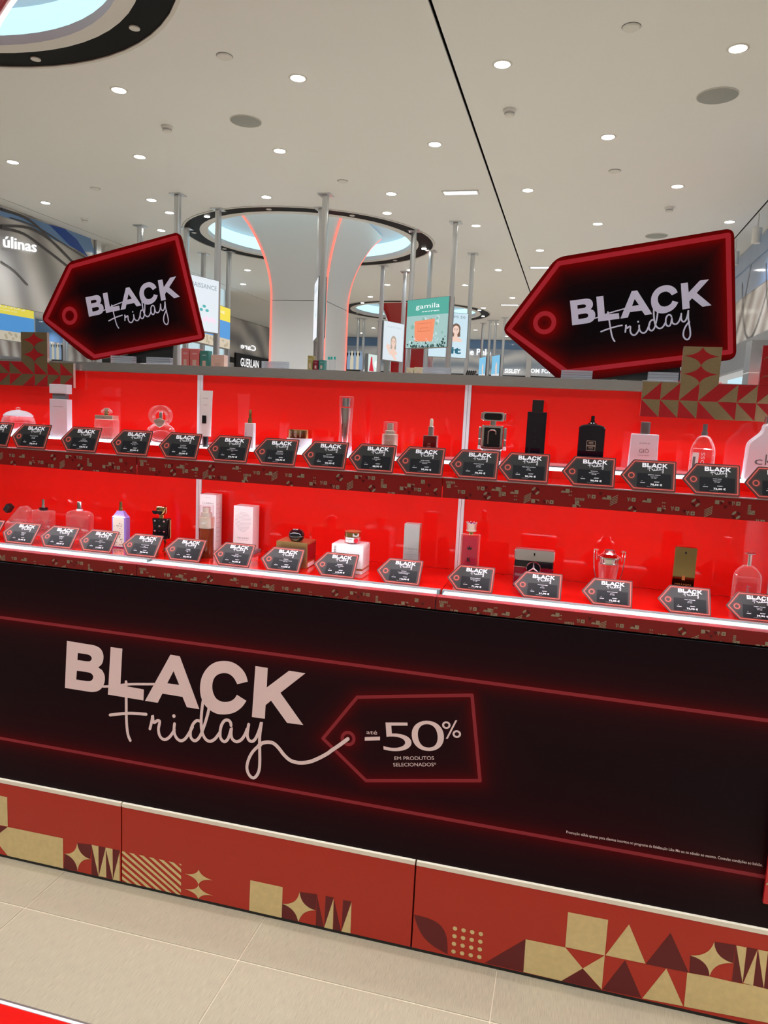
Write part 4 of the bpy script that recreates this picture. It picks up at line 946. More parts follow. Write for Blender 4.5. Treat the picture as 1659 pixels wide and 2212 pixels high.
# 0 triangular
cx, w, h = spot(2.34, 12, 58, 1090, ZL_); d = .032
t = prod('perfume_bottle', 'clear triangular perfume bottle leaning with a black block cap, leftmost on the lower shelf', 'perfume', cx, 2.34, d, ZL_, GL)
part('body', MB().ext(rpoly([(-w*.55, 0), (w*.52, 0), (w*.52, h*.86), (w*.30, h), (w*.12, h*.97), (-w*.62, h*.30)], .010), -d/2, d/2, .004), glass_pk, t)
part('perfume_liquid', MB().ext(rpoly([(-w*.42, .006), (w*.42, .006), (w*.42, h*.5), (-w*.2, h*.5), (-w*.48, h*.26)], .006), -d*.3, d*.3, .002), pinkliq, t)
c = part('cap', MB().rbox(.030, .026, -.011, .011, .002, 2, .001), black_m, t); c.location = (-w*.50, 0, h*.86); c.rotation_euler = (0, -math.radians(52), 0)
word(t, 'PRADA', -w*.18, h*.40, .006, -d/2-.0006, print_k, ang=0)
# 1
cx, w, h = spot(yf, 67, 108, 1077, ZL_); d = .032; hb = hz(yf, 88, 1103, ZL_)
t = prod('perfume_bottle', 'clear square perfume bottle with a black collar and bare chrome spray head', 'perfume', cx, yf, d, ZL_, GL)
part('body', MB().ext(rpoly([(-w*.5, 0), (w*.5, 0), (w*.5, hb), (-w*.5, hb)], .007), -d/2, d/2, .004), glass_pk, t); part('perfume_liquid', MB().rbox(w*.8, d*.66, .008, hb*.62, .004), pinkliq, t)
part('black_collar', MB().lathe([(.0140, hb), (.0165, hb+.004), (.0165, hb+.008), (.013, hb+.011)], n=28), black_g, t); part('spray_head', MB().lathe([(.0072, hb+.011), (.0072, hb+.017), (.0060, hb+.0172), (.0058, h)], n=18), chrome, t)
# 2
cx, w, h = spot(yf, 140, 193, 1082, ZL_); d = .030; hb = hz(yf, 167, 1104, ZL_)
t = prod('perfume_bottle', 'clear wide rounded perfume bottle with a silver cylinder cap', 'perfume', cx, yf, d, ZL_, GL)
part('body', MB().ext(rpoly([(-w*.48, 0), (w*.48, 0), (w*.5, hb*.9), (w*.3, hb), (-w*.3, hb), (-w*.5, hb*.9)], .010), -d/2, d/2, .004), glass_pk, t); part('perfume_liquid', MB().rbox(w*.82, d*.66, .008, hb*.82, .004), pinkliq, t)
part('collar', MB().lathe([(.0115, hb), (.0115, hb+.006)], n=24), print_w, t); part('cap', MB().lathe([(.0095, hb+.006), (.0095, h-.001), (.009, h)], n=24), chrome, t); word(t, 'GIVENCHY', 0, hb*.34, .005, -d/2-.0006, MT['red_sticker'])
# 3 lilac
yq = 2.29; cx, w, h = spot(yq, 241, 271, 1083, ZL_); d = .030; hb = hz(yq, 256, 1104, ZL_); hs = hz(yq, 256, 1117, ZL_)
lil = mat('lilac_lacquer', (.30, .23, .68), .22, coat=.5)
t = prod('perfume_bottle', 'lilac lacquered perfume bottle with a floral label and gold spray head', 'perfume', cx, yq, d, ZL_, GL)
part('body', MB().rbox(w, d, 0, hs, .003, 3, .002), lil, t); part('shoulder', MB().loft([[(x*w/2*k, y*d/2*k, z) for x, y in ((1, 1), (-1, 1), (-1, -1), (1, -1))] for k, z in ((.97, hs-.0005), (.80, hs+.004), (.50, hb-.004), (.42, hb))]), lil, t)
part('spray_neck', MB().lathe([(.0075, hb), (.0075, hb+.008), (.0090, hb+.0085), (.0090, hb+.011), (.0058, hb+.0112), (.0058, h)], n=18), gold_p, t)
lw = w*.40; lab = MB().flat([rpoly([(-lw, .004), (lw, .004), (lw, hs-.004), (lw*.5, hs), (-lw*.5, hs), (-lw, hs-.004)], .004)], -d/2-.0006)
lb = decal('floral_label', lab, mat('cream_label', (.72, .68, .58), .4), t); rf, gf = MB(), MB()
for i in range(46): (rf if i % 2 else gf).disc(random.uniform(-lw*.85, lw*.85), random.uniform(.006, hs*.80), random.uniform(.0010, .0024), -d/2-.0010-.00001*i, 6)
decal('red_flowers', rf, mat('flower_red', (.35, .02, .06), .5), lb); decal('green_leaves', gf, mat('leaf_green', (.10, .16, .08), .5), lb); word(lb, 'GUCCI', 0, hs*.88, .0032, -d/2-.0010, gold_f)
# 4 figure
yq = 2.30; cx, w, h = spot(yq, 328, 362, 1092, ZL_); d = .026; hb = hz(yq, 345, 1120, ZL_); b0 = hz(yq, 345, 1164, ZL_); hh = hz(yq, 345, 1113, ZL_)
t = prod('perfume_bottle', 'black studded figure-shaped perfume bottle with a gold head in black glasses', 'perfume', cx, yq, d, ZL_, GL)
part('torso', MB().ext(rpoly([(-w*.5, b0), (w*.5, b0), (w*.46, (b0+hb)/2), (w*.5, hb), (-w*.5, hb), (-w*.46, (b0+hb)/2)], .004), -d/2, d/2, .003), black_g, t)
for i in range(3):
    for j in range(4): part('stud', MB().lathe([(.0001, -.0035), (.0025, -.003), (.0044, 0), (.0025, .003), (.0001, .0035)], n=10).xf(lambda v, i=i, j=j: (v.x+(i-1)*w*.29, -d/2-.001+v.y*.45, v.z+b0+.008+j*(hb-b0-.012)/3.3)), chrome if (i+j) % 2 else black_g, t)
part('neck', MB().lathe([(.0085, hb), (.0085, hh)], n=18), gold_p, t)
part('head', MB().lathe([(.010, hh), (.017, hh+.004), (.020, hh+.012), (.0195, h-.003), (.017, h)], n=24, sx=1.05, sy=.8), gold_p, t)
part('glasses', MB().ext(rpoly([(-.026, hh+.016), (-.022, hh+.005), (-.010, hh+.003), (-.004, hh+.007), (.004, hh+.003), (.012, hh+.006), (.016, hh+.017)], .003), -.0215, -.0175, .0005), black_g, t)
part('arm', MB().rbox(.004, .008, b0+.002, hb-.004, .0015, 2, .001, w*.56, 0), gold_p, t, 'gold chain arm at the right side')
for s_ in (-1, 1): part('leg', MB().tube([(s_*w*.22, 0, b0), (s_*w*.26, 0, b0*.55), (s_*w*.20, 0, .004)], .0042, 8).rbox(.011, .018, 0, .004, .002, 2, .0006, s_*w*.22, -.002), gold_p, t)
# 5 serum + carton
yq = 2.262; cx, w, h = spot(yq, 423, 454, 1092, ZL_); r = w/2; h1 = hz(yq, 438, 1142, ZL_); h2 = hz(yq, 438, 1118, ZL_)
t = prod('serum_bottle', 'brown serum bottle with champagne collar and clear cap before the tall carton', 'serum', cx, yq, w, ZL_, GL)
part('body', MB().lathe([(r*.96, 0), (r*.96, h1-.0004)], n=32), mat('brown_glass', (.16, .025, .008), .05, coat=.5), t); part('collar', MB().lathe([(r, h1), (r, h2-.001), (r*.93, h2)], n=32), champ, t)
part('clear_cap', MB().lathe([(r*.90, h2+.0003), (r*.90, h-.001), (r*.86, h)], n=28), acryl, t); part('pump', MB().lathe([(r*.70, h2+.0005), (r*.70, h2+.014), (r*.5, h2+.0145), (r*.5, h-.006)], n=24), champ, t)
mb = wrap(text(MB(), 'CLARINS', 0, (h1+h2)/2-.002, .0040), r*1.01); decal('lettering', mb, print_w, t)
yq = 2.405; cx, w, h = spot(yq, 432, 467, 1067, ZL_); d = .048
def carton(label, cx, w, h, yq, d, m, grp=GL, zb=ZL_):
    t = prod('carton', label, 'box', cx, yq, d, zb, grp); part('box', MB().rbox(w, d, 0, h, .0008, 2, .0006), m, t); 
    part('top_flap', MB().box(-w/2+.001, w/2-.001, -d/2+.001, d/2-.001, h+.0001, h+.0006), m, t); return t
t = carton('tall white carton with CLARINS lettering behind the brown serum bottle', cx, w, h, yq, d, pack_w)
word(t, 'CLARINS', 0, h*.83, .0062, -d/2-.0005, print_g, w=w*.72); word(t, 'DOUBLE SERUM', 0, h*.94, .002, -d/2-.0005, print_g); mb = MB()
for i in range(9): mb.box(w/2+.0003, w/2+.0005, -d*.4, d*.35*random.uniform(.3, 1), h*(.15+.085*i), h*(.15+.085*i)+.0012)
decal('side_print', mb, mat('pink_side_print', (.6, .35, .36), .5), t)
# 6 carton with rings
yq = 2.40; cx, w, h = spot(yq, 505, 547, 1092, ZL_); d = .055; zb = ZL_+.012
t = thing('acrylic_riser', 'low clear acrylic block under the white carton with rings', 'riser', (cx, yq+d/2, ZL_), GL); part('block', MB().rbox(w+.016, d+.006, 0, .0114, .001, 2, .0005), MT['acrylic_slab'], t)
t = carton('white carton with fine dark rings and SENSAI lettering', cx, w, h-.012, yq, d, pack_w, zb=zb); h -= .012
mb = MB(); R = w*.42; c0 = h*.66
for i in range(15):
    v = -1+2*(i+.5)/15; hw = R*math.sqrt(max(0, 1-v*v)); z = c0+v*R*1.12
    mb.stroke([(hw*k/4, z-.0035*(1-(k/4)**2)*(.6 if v > 0 else 1)) for k in range(-4, 5)], .00055, -d/2-.0005, 1)
decal('ring_print', mb, print_g, t); word(t, 'SENSAI', 0, h*.26, .0055, -d/2-.0005, print_g, w=w*.58); word(t, 'CELLULAR PERFORMANCE', 0, h*.225, .0014, -d/2-.0005, print_g, w=w*.55); word(t, 'THROAT AND BUST', 0, h*.10, .0018, -d/2-.0005, print_g)
decal('side_label', MB().box(w/2+.0003, w/2+.0006, -d*.42, -d*.18, h*.1, h*.55), print_w, t)
# 7 gold carton + black jar
yq = 2.262; cx, w, h = spot(yq, 597, 664, 1168, ZL_); d = .088
t = carton('gold cube carton carrying a black domed jar', cx, w, h, yq, d, pack_g)
decal('side_window', MB().box(w/2+.0003, w/2+.0006, -d*.44, d*.44, h*.28, h*.93), mat('dark_red_side', (.30, .02, .03), .12, .4), t); decal('side_label', MB().box(w/2+.0003, w/2+.0006, -d*.40, d*.35, h*.03, h*.2), pack_w, t)
jc = cx+.005; r = .0265
z0 = ZL_+h+.001; t = thing('cream_jar', 'black domed cream jar with a silver oval on top, on the gold carton', 'jar', (jc, yq+.030, z0), GL)
part('jar_body', MB().lathe([(r*.55, 0), (r*.8, .003), (r*.98, .012), (r, .017)], n=36), black_g, t); part('lid', MB().lathe([(r, .0175), (r*.98, .026), (r*.80, .034), (r*.45, .039), (r*.05, .0405)], n=36), black_g, t)
part('silver_band', MB().lathe([(r*1.005, .0168), (r*1.005, .0178)], n=36), alu, t); part('silver_oval', MB().lathe([(.0095, .0370), (.0085, .0405), (.0035, .0412)], cx=-.001, cy=-.007, n=20, sy=.7), alu, t)
# 8 white carton + jar
yq = 2.258; cx, w, h = spot(yq, 717, 785, 1174, ZL_); d = .085
t = carton('white cube carton carrying a glass jar with a gold lid', cx, w, h, yq, d, pack_w)
word(t, 'EISENBERG', -w*.36, h*.62, .0075, -d/2-.0005, print_k, w=h*.62, vert=True); word(t, 'SUBLIME TAN', w*.16, h*.55, .0022, -d/2-.0005, print_g); decal('copper_band', MB().flat([[(-w/2, h*.13), (w/2, h*.13), (w/2, h*.19), (-w/2, h*.19)]], -d/2-.0004).box(w/2+.0002, w/2+.0004, -d/2, d/2, h*.13, h*.19), mat('copper_print', (.42, .16, .05), .3, .4), t)
mb = MB()
for i in range(14): mb.box(w/2+.0003, w/2+.0005, -d*.38, d*(.1+.25*random.random()), h*(.30+.045*i), h*(.30+.045*i)+.0011)
decal('side_print', mb, MT['pink_side_print'], t)
r = .0285; z0 = ZL_+h+.001; t = thing('cream_jar', 'clear glass cream jar with a gold lid and white sticker, on the white carton', 'jar', (cx+.006, yq+.036, z0), GL)
part('jar_body', MB().lathe([(r*.86, 0), (r*.96, .002), (r*.90, .010), (r*.97, .023)], n=36), glass_pk, t); part('cream', MB().lathe([(r*.70, .004), (r*.80, .0215)], n=32), mat('pink_cream', (.8, .55, .55), .4), t)
part('lid', MB().lathe([(r*.98, .0235), (r*.98, .0385), (r*.94, .0395)], n=40), gold_p, t); part('lid_top', MB().lathe([(r*.93, .0396), (r*.91, .0402)], n=36), MT['copper_print'], t)
lb = decal('front_label', wrap(MB().flat([[(-.018, .006), (-.006, .006), (.006, .006), (.012, .006), (.012, .0215), (.006, .0215), (-.006, .0215), (-.018, .0215)]]), r*1.0), pack_w, t)
decal('label_text', wrap(text(text(MB(), 'EISENBERG', -.004, .0145, .0036, w=.022), 'PURE WHITE', -.004, .0105, .0016), r*1.01), print_k, lb)
decal('round_sticker', wrap(MB().disc(.0205, .013, .0078), r*1.02), MT['red_sticker'], t)
lb = decal('tester_label', wrap(MB().flat([[(.008, .0265), (.018, .0265), (.030, .0265), (.030, .0365), (.018, .0365), (.008, .0365)]]), r*1.0), pack_w, t)
decal('label_text', wrap(text(text(MB(), 'TESTER-NE PEUT', .0185, .0325, .0026), 'NOT FOR SALE', .0185, .0283, .0026), r*1.01), print_k, lb)
# 9 slim silver carton
yq = 2.30; cx, w, h = spot(yq, 874, 907, 1131, ZL_); d = .036
t = carton('slim silver carton with a blue band, right of the white cube carton', cx, w, h, yq, d, pack_s)
word(t, 'SHISEIDO', 0, h*.52, .0048, -d/2-.0005, print_g, w=w*.78); word(t, 'GINZA TOKYO', 0, h*.485, .0015, -d/2-.0005, print_g); word(t, 'VITAL PERFECTION', 0, h*.42, .0022, -d/2-.0005, print_g, w=w*.8)
for i, s in enumerate(('LiftDefine', 'Radiance Serum', 'Sérum Éclat')): word(t, s, 0, h*(.38-.035*i), .0016, -d/2-.0005, print_g)
decal('blue_band', MB().flat([[(-w*.48, h*.16), (w*.40, h*.16), (w*.40, h*.24), (-w*.48, h*.24)]], -d/2-.0005), mat('violet_print', (.12, .08, .5), .3), t); decal('side_print', MB().box(w/2+.0003, w/2+.0005, -d*.35, d*.3, h*.45, h*.93), MT['copper_print'], t)
# 10 crown
yq = 2.30; cx, w, h = spot(yq, 998, 1038, 1127, ZL_); d = .032; hb = hz(yq, 1020, 1156, ZL_); h0 = hz(yq, 1020, 1150, ZL_)
t = prod('perfume_bottle', 'red glass perfume bottle with a K and a jewelled silver crown cap', 'perfume', cx, yq, d, ZL_, GL)
part('body', MB().rbox(w, d, 0, hb, .003, 3, .0015), glass_pk, t); part('perfume_liquid', MB().rbox(w*.80, d*.72, .005, hb-.006, .003), redglass, t)
part('neck', MB().lathe([(.008, hb), (.008, h0)], n=16), gold_p, t)
cr = MB().lathe([(.0125, h0), (.0165, h0+.002), (.0165, h0+.005), (.0152, h0+.006), (.0162, h-.008), (.0172, h-.004), (.0155, h-.0035), (.014, h-.006)], n=28)
part('crown_cap', cr, champ, t)
for i in range(10):
    a = 2*PI*i/10; part('crown_point', MB().lathe([(.0001, 0), (.0018, .0012), (.0018, .0028), (.0001, .004)], .0166*math.cos(a), .0166*math.sin(a), h-.004, 8), champ, t)
part('blue_gem', MB().lathe([(.013, h-.006), (.011, h-.003), (.004, h-.001)], n=10), mat('blue_gem', (.02, .02, .30), .05, coat=1), t)
word(t, 'K', 0, hb*.44, .0145, -d/2-.0006, print_k, bold=.03, w=.012); word(t, 'DOLCE&GABBANA', 0, hb*.34, .0022, -d/2-.0006, print_k, w=w*.66)
mb = MB().flat([[(-.006, hb*.70), (.006, hb*.70), (.008, hb*.76), (.003, hb*.73), (0, hb*.79), (-.003, hb*.73), (-.008, hb*.76)]], -d/2-.0006); decal('crown_print', mb, print_k, t)
# 11 star bottle
yq = 2.31; cx, w, h = spot(yq, 1112, 1200, 1184, ZL_); d = .034
z_a = hz(yq, 1155, 1213, ZL_); z_b = hz(yq, 1155, 1226, ZL_)
t = prod('perfume_bottle', 'wide low perfume bottle with silver top, black band and a silver three-pointed star ring', 'perfume', cx, yq, d, ZL_, GL)
part('silver_top', MB().ext(rpoly([(-w/2, z_a), (w/2, z_a), (w/2, h), (-w/2, h)], .009), -d/2, d/2, .003), alu, t); part('black_band', MB().rbox(w*.97, d*.95, z_b, z_a-.0004, .004, 3, .001), black_g, t); part('chrome_line', MB().rbox(w, d, z_b-.0026, z_b-.0003, .004, 3, .0004), chrome, t)
part('lower_body', MB().rbox(w*.98, d*.96, 0, z_b-.003, .005, 3, .002), mat('dark_cherry_glass', (.14, .003, .012), .06, coat=.5), t)
rz = z_b-.004; rr_ = .0215
part('ring_window', MB().ext(circ(0, rz, rr_*.98, 32), -d/2-.0015, -d/2+.002), black_g, t)
rg = []
for i in range(25): a = PI*i/12; rg.append((rr_*math.cos(a), -d/2-.0015, rz+rr_*math.sin(a)))
part('ring', MB().tube(rg, .0013, 8), chrome, t); mb = MB()
for k in range(3):
    a = PI/2+k*2*PI/3; b = a+PI/3; c = a-PI/3; y0 = -d/2-.0017
    mb.add([(0, y0-.003, rz), (rr_*.95*math.cos(a), y0, rz+rr_*.95*math.sin(a)), (.0035*math.cos(b), y0, rz+.0035*math.sin(b)), (.0035*math.cos(c), y0, rz+.0035*math.sin(c))], [(0, 1, 2), (0, 3, 1)])
decal('star', mb, alu, t); part('spray_hole', MB().ext(rpoly([(-.0022, h-.019), (.0022, h-.019), (.0022, h-.010), (-.0022, h-.010)], .002), -d/2-.0008, -d/2+.001), black_g, t)
# 12 trophy
yq = 2.31; cx, w, h = spot(yq, 1293, 1345, 1190, ZL_); d = w; r = w/2
z_a = hz(yq, 1319, 1222, ZL_)
t = prod('perfume_bottle', 'trophy-shaped perfume bottle with a silver lid and two tall silver handles', 'perfume', cx, yq, d, ZL_, GL)
part('cup', MB().lathe([(r*.45, 0), (r*.62, .002), (r*.72, z_a*.4), (r*.92, z_a)], n=32), glass_pk, t); part('perfume_liquid', MB().lathe([(r*.45, .006), (r*.55, z_a*.4), (r*.72, z_a*.85)], n=28), pinkliq, t)
part('band', MB().lathe([(r*.95, z_a+.0004), (r*.95, z_a+.004), (r*.88, z_a+.0045), (r*.90, z_a+.017), (r, z_a+.0175), (r, z_a+.0225)], n=36), chrome, t)
part('lid', MB().lathe([(r, z_a+.0227), (r*.62, z_a+.031), (r*.58, z_a+.0345), (r*.45, h)], n=36), chrome, t); part('lid_plate', MB().lathe([(r*.4, h+.0002), (r*.36, h+.0006)], n=24), grey_cap, t)
for s_ in (-1, 1):
    part('handle', MB().tube([(s_*r*.95, -.004, z_a*.42), (s_*r*1.18, -.004, z_a*.72), (s_*r*1.30, -.004, z_a+.010), (s_*r*1.34, -.004, h-.001)], .0018, 8).tube([(s_*r*1.36, -.004, h-.001), (s_*r*.98, -.004, h-.002)], .0022, 8).tube([(s_*r*1.12, -.004, h-.003), (s_*r*1.05, -.004, z_a+.010)], .0013, 8), chrome, t)
# 13 gold bar
yq = 2.31; cx, w, h = spot(yq, 1459, 1508, 1180, ZL_); d = .026
t = prod('perfume_bottle', 'polished gold bar perfume bottle reading MILLION', 'perfume', cx, yq, d, ZL_, GL)
part('body', MB().ext(rpoly([(-w/2, 0), (w/2, 0), (w/2, h), (-w/2, h)], .006), -d/2, d/2, .0015), gold_p, t); part('spray_hole', MB().ext(circ(0, h-.017, .0026, 16, .004), -d/2-.0008, -d/2+.001), black_g, t)
word(t, '1', 0, h*.42, .014, -d/2-.0006, MT['copper_print'], bold=.02, w=.009); word(t, 'MILLION', 0, h*.33, .0048, -d/2-.0006, MT['copper_print'], w=w*.72)
mb = MB().stroke([(-.012, h*.27), (-.004, h*.30), (.004, h*.25), (.012, h*.28), (.006, h*.245), (-.004, h*.275)], .0007, -d/2-.0006); decal('flourish', mb, champ, t)
# 14 clear, silver mushroom cap
yq = 2.31; cx, w, h = spot(yq, 1594, 1654, 1193, ZL_); d = .032; hb = hz(yq, 1627, 1224, ZL_)
t = prod('perfume_bottle', 'clear perfume bottle with a flat silver mushroom cap and upright lettering', 'perfume', cx, yq, d, ZL_, GL)
part('body', MB().ext(rpoly([(-w*.5, 0), (w*.5, 0), (w*.5, hb*.80), (w*.20, hb), (-w*.20, hb), (-w*.5, hb*.80)], .012), -d/2, d/2, .004), glass_pk, t); part('perfume_liquid', MB().rbox(w*.80, d*.66, .008, hb*.72, .004), pinkliq, t)
part('neck', MB().lathe([(.0065, hb), (.0065, h-.006)], n=18), chrome, t); part('cap', MB().lathe([(.008, h-.006), (.0155, h-.004), (.0155, h-.002), (.006, h)], n=28), alu, t); word(t, 'tommy', .004, hb*.40, .011, -d/2-.0006, MT['red_sticker'] if 0 else print_g, w=.045, vert=True)

# ================================================================ CEILING FITTINGS
def ordi(i): return ORD[i] if i < 20 else 'further'
dl = [MB().lathe([(.062, -.004), (.070, -.001), (.070, 0)], n=24), MB().lathe([(.050, -.0055), (.054, -.0042)], n=20)]
pr_dl = None; rows = {}
def proj(P):
    d = Vector(P)-EYE; z = d.dot(fw); return (CX+F*d.dot(rt)/z, CY-F*d.dot(up)/z) if z > .1 else (-9999, -9999)
lights = []
for k in range(-5, 13):
    y = 5.43+1.438*k
    for i in range(-3, 7):
        x = (.825 if k % 2 == 0 else .088)-1.4965*i
        if x < -7.0 or x > 4.2: continue
        if any(math.hypot(x-h[0], y-h[1]) < RH+.10 for h in HOLES): continue
        lights.append((x, y, k))
lights += [(-5.245, 8.86, 99), (-2.413, 9.08, 99)]
vis = sorted([l for l in lights if 0 < proj((l[0], l[1], HC))[0] < 1659 and 0 < proj((l[0], l[1], HC))[1] < 900], key=lambda l: (l[1], l[0]))
ky = sorted({round(l[1], 2) for l in vis})
sl = bpy.data.lights.new('downlight_beam', 'SPOT'); sl.energy = SPOT_W; sl.spot_size = math.radians(125); sl.spot_blend = .9; sl.shadow_soft_size = .06; sl.color = (.94, .97, 1.0)
for l in lights:
    if l in vis:
        row = [m for m in vis if round(m[1], 2) == round(l[1], 2)]
        lab = 'round recessed downlight, %s from the left in the %s visible row' % (ordi(row.index(l)), ordi(ky.index(round(l[1], 2))))
    else:
        rb = [m for m in lights if round(m[1], 2) == round(l[1], 2) and m not in vis]; kb = sorted({round(m[1], 2) for m in lights if m not in vis})
        lab = 'round downlight outside the view, %s in the %s unseen row' % (ordi(rb.index(l)), ordi(kb.index(round(l[1], 2))))
    t = thing('downlight', lab, 'ceiling light', (l[0], l[1], HC), 'recessed downlights')
    if pr_dl is None: pr_dl = (part('trim_ring', dl[0], ring_w, t), part('lens', dl[1], lens_m, t))
    else:
        for q in pr_dl: o = q.copy(); C.objects.link(o); o.parent = t
    if l[1] < 23:
        s_ = bpy.data.objects.new('downlight_beam', sl); C.objects.link(s_); s_.location = (l[0], l[1], HC-.02)
# linear luminaires
ll = mat('linear_lens', (.9, .95, 1), .4, emit=(.75, .88, 1), es=1.8)
for (p0, lab) in (((995, 415), 'white louvred rectangular ceiling light right of the white column'), ((1171, 577), 'small rectangular ceiling light beside the tip of the right tag sign'), ((1101, 658), 'farthest small rectangular ceiling light, left of the right tag sign')):
    P = on(2, HC, *p0); t = thing('linear_light', lab, 'ceiling light', P, 'rectangular ceiling lights')
    part('housing', MB().box(-.20, .20, -.07, .07, -.010, 0), ring_w, t); part('lens', MB().box(-.18, .18, -.055, .055, -.012, -.0101), ll, t)
    for i in range(12): part('louvre', MB().box(-.17+i*.031, -.168+i*.031, -.055, .055, -.016, -.0121), print_w, t)
sp_m = mat('speaker_mesh', (.36, .38, .37), .7, noise=.1, nscale=600)
for p0, r, lab in (((531, 261), .135, 'round grey ceiling speaker grille left of the black joint'), ((1550, 206), .145, 'round grey ceiling speaker grille at the upper right'), ((1418, 509), .14, 'round grey ceiling speaker grille just above the right tag sign')):
    P = on(2, HC, *p0); t = thing('ceiling_speaker', lab, 'speaker', P, 'ceiling speakers')
    part('grille', MB().lathe([(r-.004, -.006), (r-.008, -.008), (.001, -.008)], n=40), sp_m, t); part('rim', annulus(MB(), 0, 0, r, r-.004, -.007, 0, 40), ring_w, t)
for p0, lab in (((361, 273), 'white smoke detector hanging in the left part of the ceiling'), ((1101, 237), 'white smoke detector right of the black ceiling joint'), ((183, 472), 'white smoke detector above the left tag sign'), ((1446, 448), 'white smoke detector above the right tag sign')):
    P = on(2, HC, *p0); t = thing('smoke_detector', lab, 'detector', P, 'smoke detectors')
    part('base', MB().lathe([(.052, 0), (.052, -.012), (.044, -.020)], n=24), white, t); part('sensor_head', MB().lathe([(.038, -.0205), (.040, -.024), (.040, -.040), (.034, -.048), (.002, -.050)], n=24), white, t); part('dark_slot', MB().lathe([(.0405, -.030), (.0405, -.034)], n=24), print_g, t)
for p0, lab in (((485, 121), 'small white round ceiling cover at the upper left'), ((1364, 58), 'white round ceiling cover at the upper right'), ((740, 391), 'small white round ceiling cover above the middle pole'), ((1328, 369), 'small white round ceiling cover right of the black joint'), ((206, 407), 'small white round ceiling cover above the left tag sign')):
    P = on(2, HC, *p0); t = thing('ceiling_cover', lab, 'cover', P, 'round ceiling covers')
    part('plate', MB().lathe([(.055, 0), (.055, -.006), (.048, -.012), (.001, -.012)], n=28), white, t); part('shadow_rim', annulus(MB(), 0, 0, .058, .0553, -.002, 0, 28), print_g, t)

# ================================================================ COLUMNS
neon_r = mat('red_led_line', (.9, .2, .15), .4, emit=(1, .13, .10), es=1.35)
col_w = mat('column_white', (.74, .75, .77), .35, noise=.015, nscale=2)
col_r = mat('column_red', (.40, .006, .010), .12, coat=.5, noise=.05, nscale=2)
def column(label, cx, cy, m, lines):
    t = thing('flared_column', label, 'column', (cx, cy, 0))
    hx, hy = .408, .51
    def sec(z, k=0):
        f = 0 if z <= 3.09 else ((z-3.09)/1.01)**2.1
        a, b = hx+.34*f, hy+.36*f
        o = []
        rr = .02+.25*min(1, f)
        for (sx, sy, t0) in ((1, 1, 0), (-1, 1, 90), (-1, -1, 180), (1, -1, 270)):
            for j in range(5):
                g = math.radians(t0+22.5*j); o.append((sx*(a-rr)+rr*math.cos(g), sy*(b-rr)+rr*math.sin(g), z))
        return o, a, b
    part('shaft', MB().loft([sec(z)[0] for z in (0, 3.082)]), m, t)
    zs = [3.09+1.14*i/14 for i in range(15)]
    part('flare', MB().loft([sec(z)[0] for z in zs]), m, t)
    for sx, sy in ((-1, -1), (1, -1), (1, 1), (-1, 1)):
        P = []
        for z in [1.2, 3.08]+zs[1:]:
            _, a, b = sec(z); rr = .02+.25*(0 if z <= 3.09 else min(1, ((z-3.09)/1.01)**2.1)); q = rr*(1-.7071)
            P.append((sx*(a-q+.006), sy*(b-q+.006), z))
        part('light_line', MB().tube(P, .0135, 8), lines, t)
    return t
column('white flared column with red light lines along its edges', -3.89, 10.51, col_w, neon_r)
column('far glossy red flared column with white edge lines', -3.92, 17.75, col_r, print_w)
column('near red flared column with white edge lines at the top left corner', -3.9, 3.25, col_r, mat('white_led_line', (.9, .9, .9), .4, emit=(1, .97, .95), es=1))

# ================================================================ POLES AND LIGHTBOXES
pole_px = [((384, 420), 'pole behind the left tag sign, nearest the camera'), ((472, 452), 'pole left of the white column carrying the renaissance lightbox'), ((704, 420), 'tallest-looking pole before the white column'), ((694, 450), 'pole just behind the tallest-looking pole before the white column'), ((985, 480), 'pole at the right side of the green lightbox'), ((895, 498), 'pole at the left side of the green lightbox'), ((1022, 548), 'pole right of the smiling portrait lightbox'), ((303, 487), 'short visible pole above the left tag sign'), ((495, 543), 'thin pole left of the white column'), ((403, 493), 'pole behind the upper right corner of the left tag sign'), ((440, 548), 'pole between the left tag sign and the white column'), ((828, 573), 'pole left of the white portrait lightbox'), ((876, 587), 'pole right of the white portrait lightbox'), ((932, 542), 'pole behind the green lightbox'),
 ((775, 687), 'far pole left of the red column'), ((787, 688), 'second far pole left of the red column'), ((820, 694), 'far pole beside the white portrait lightbox'), ((1044, 698), 'first far pole from the left of the four before the right wall'), ((1060, 692), 'second far pole before the right wall'), ((1072, 692), 'third far pole before the right wall'), ((1091, 686), 'fourth far pole before the right wall')]
PP = {}
pm = None
for p, lab in pole_px:
    P = on(2, HC, *p); P.z = 0; PP[p] = P
    t = thing('ceiling_pole', 'steel '+lab, 'pole', P, 'floor-to-ceiling steel poles')
    if pm is None: pm = (part('tube', MB().rbox(.062, .062, .01, HC-.012, .005, 2, .001), steel, t), part('ceiling_plate', MB().box(-.075, .075, -.075, .075, HC-.012, HC), steel, t), part('floor_plate', MB().box(-.08, .08, -.08, .08, 0, .01), steel, t))
    else:
        for q in pm: o = q.copy(); C.objects.link(o); o.parent = t
frame_g = mat('lightbox_frame', (.30, .31, .32), .35, .6)
def em(name, c, e=1.0): return mat('lit_'+name, tuple(v*.15 for v in c), .3, emit=c, es=e*.92)
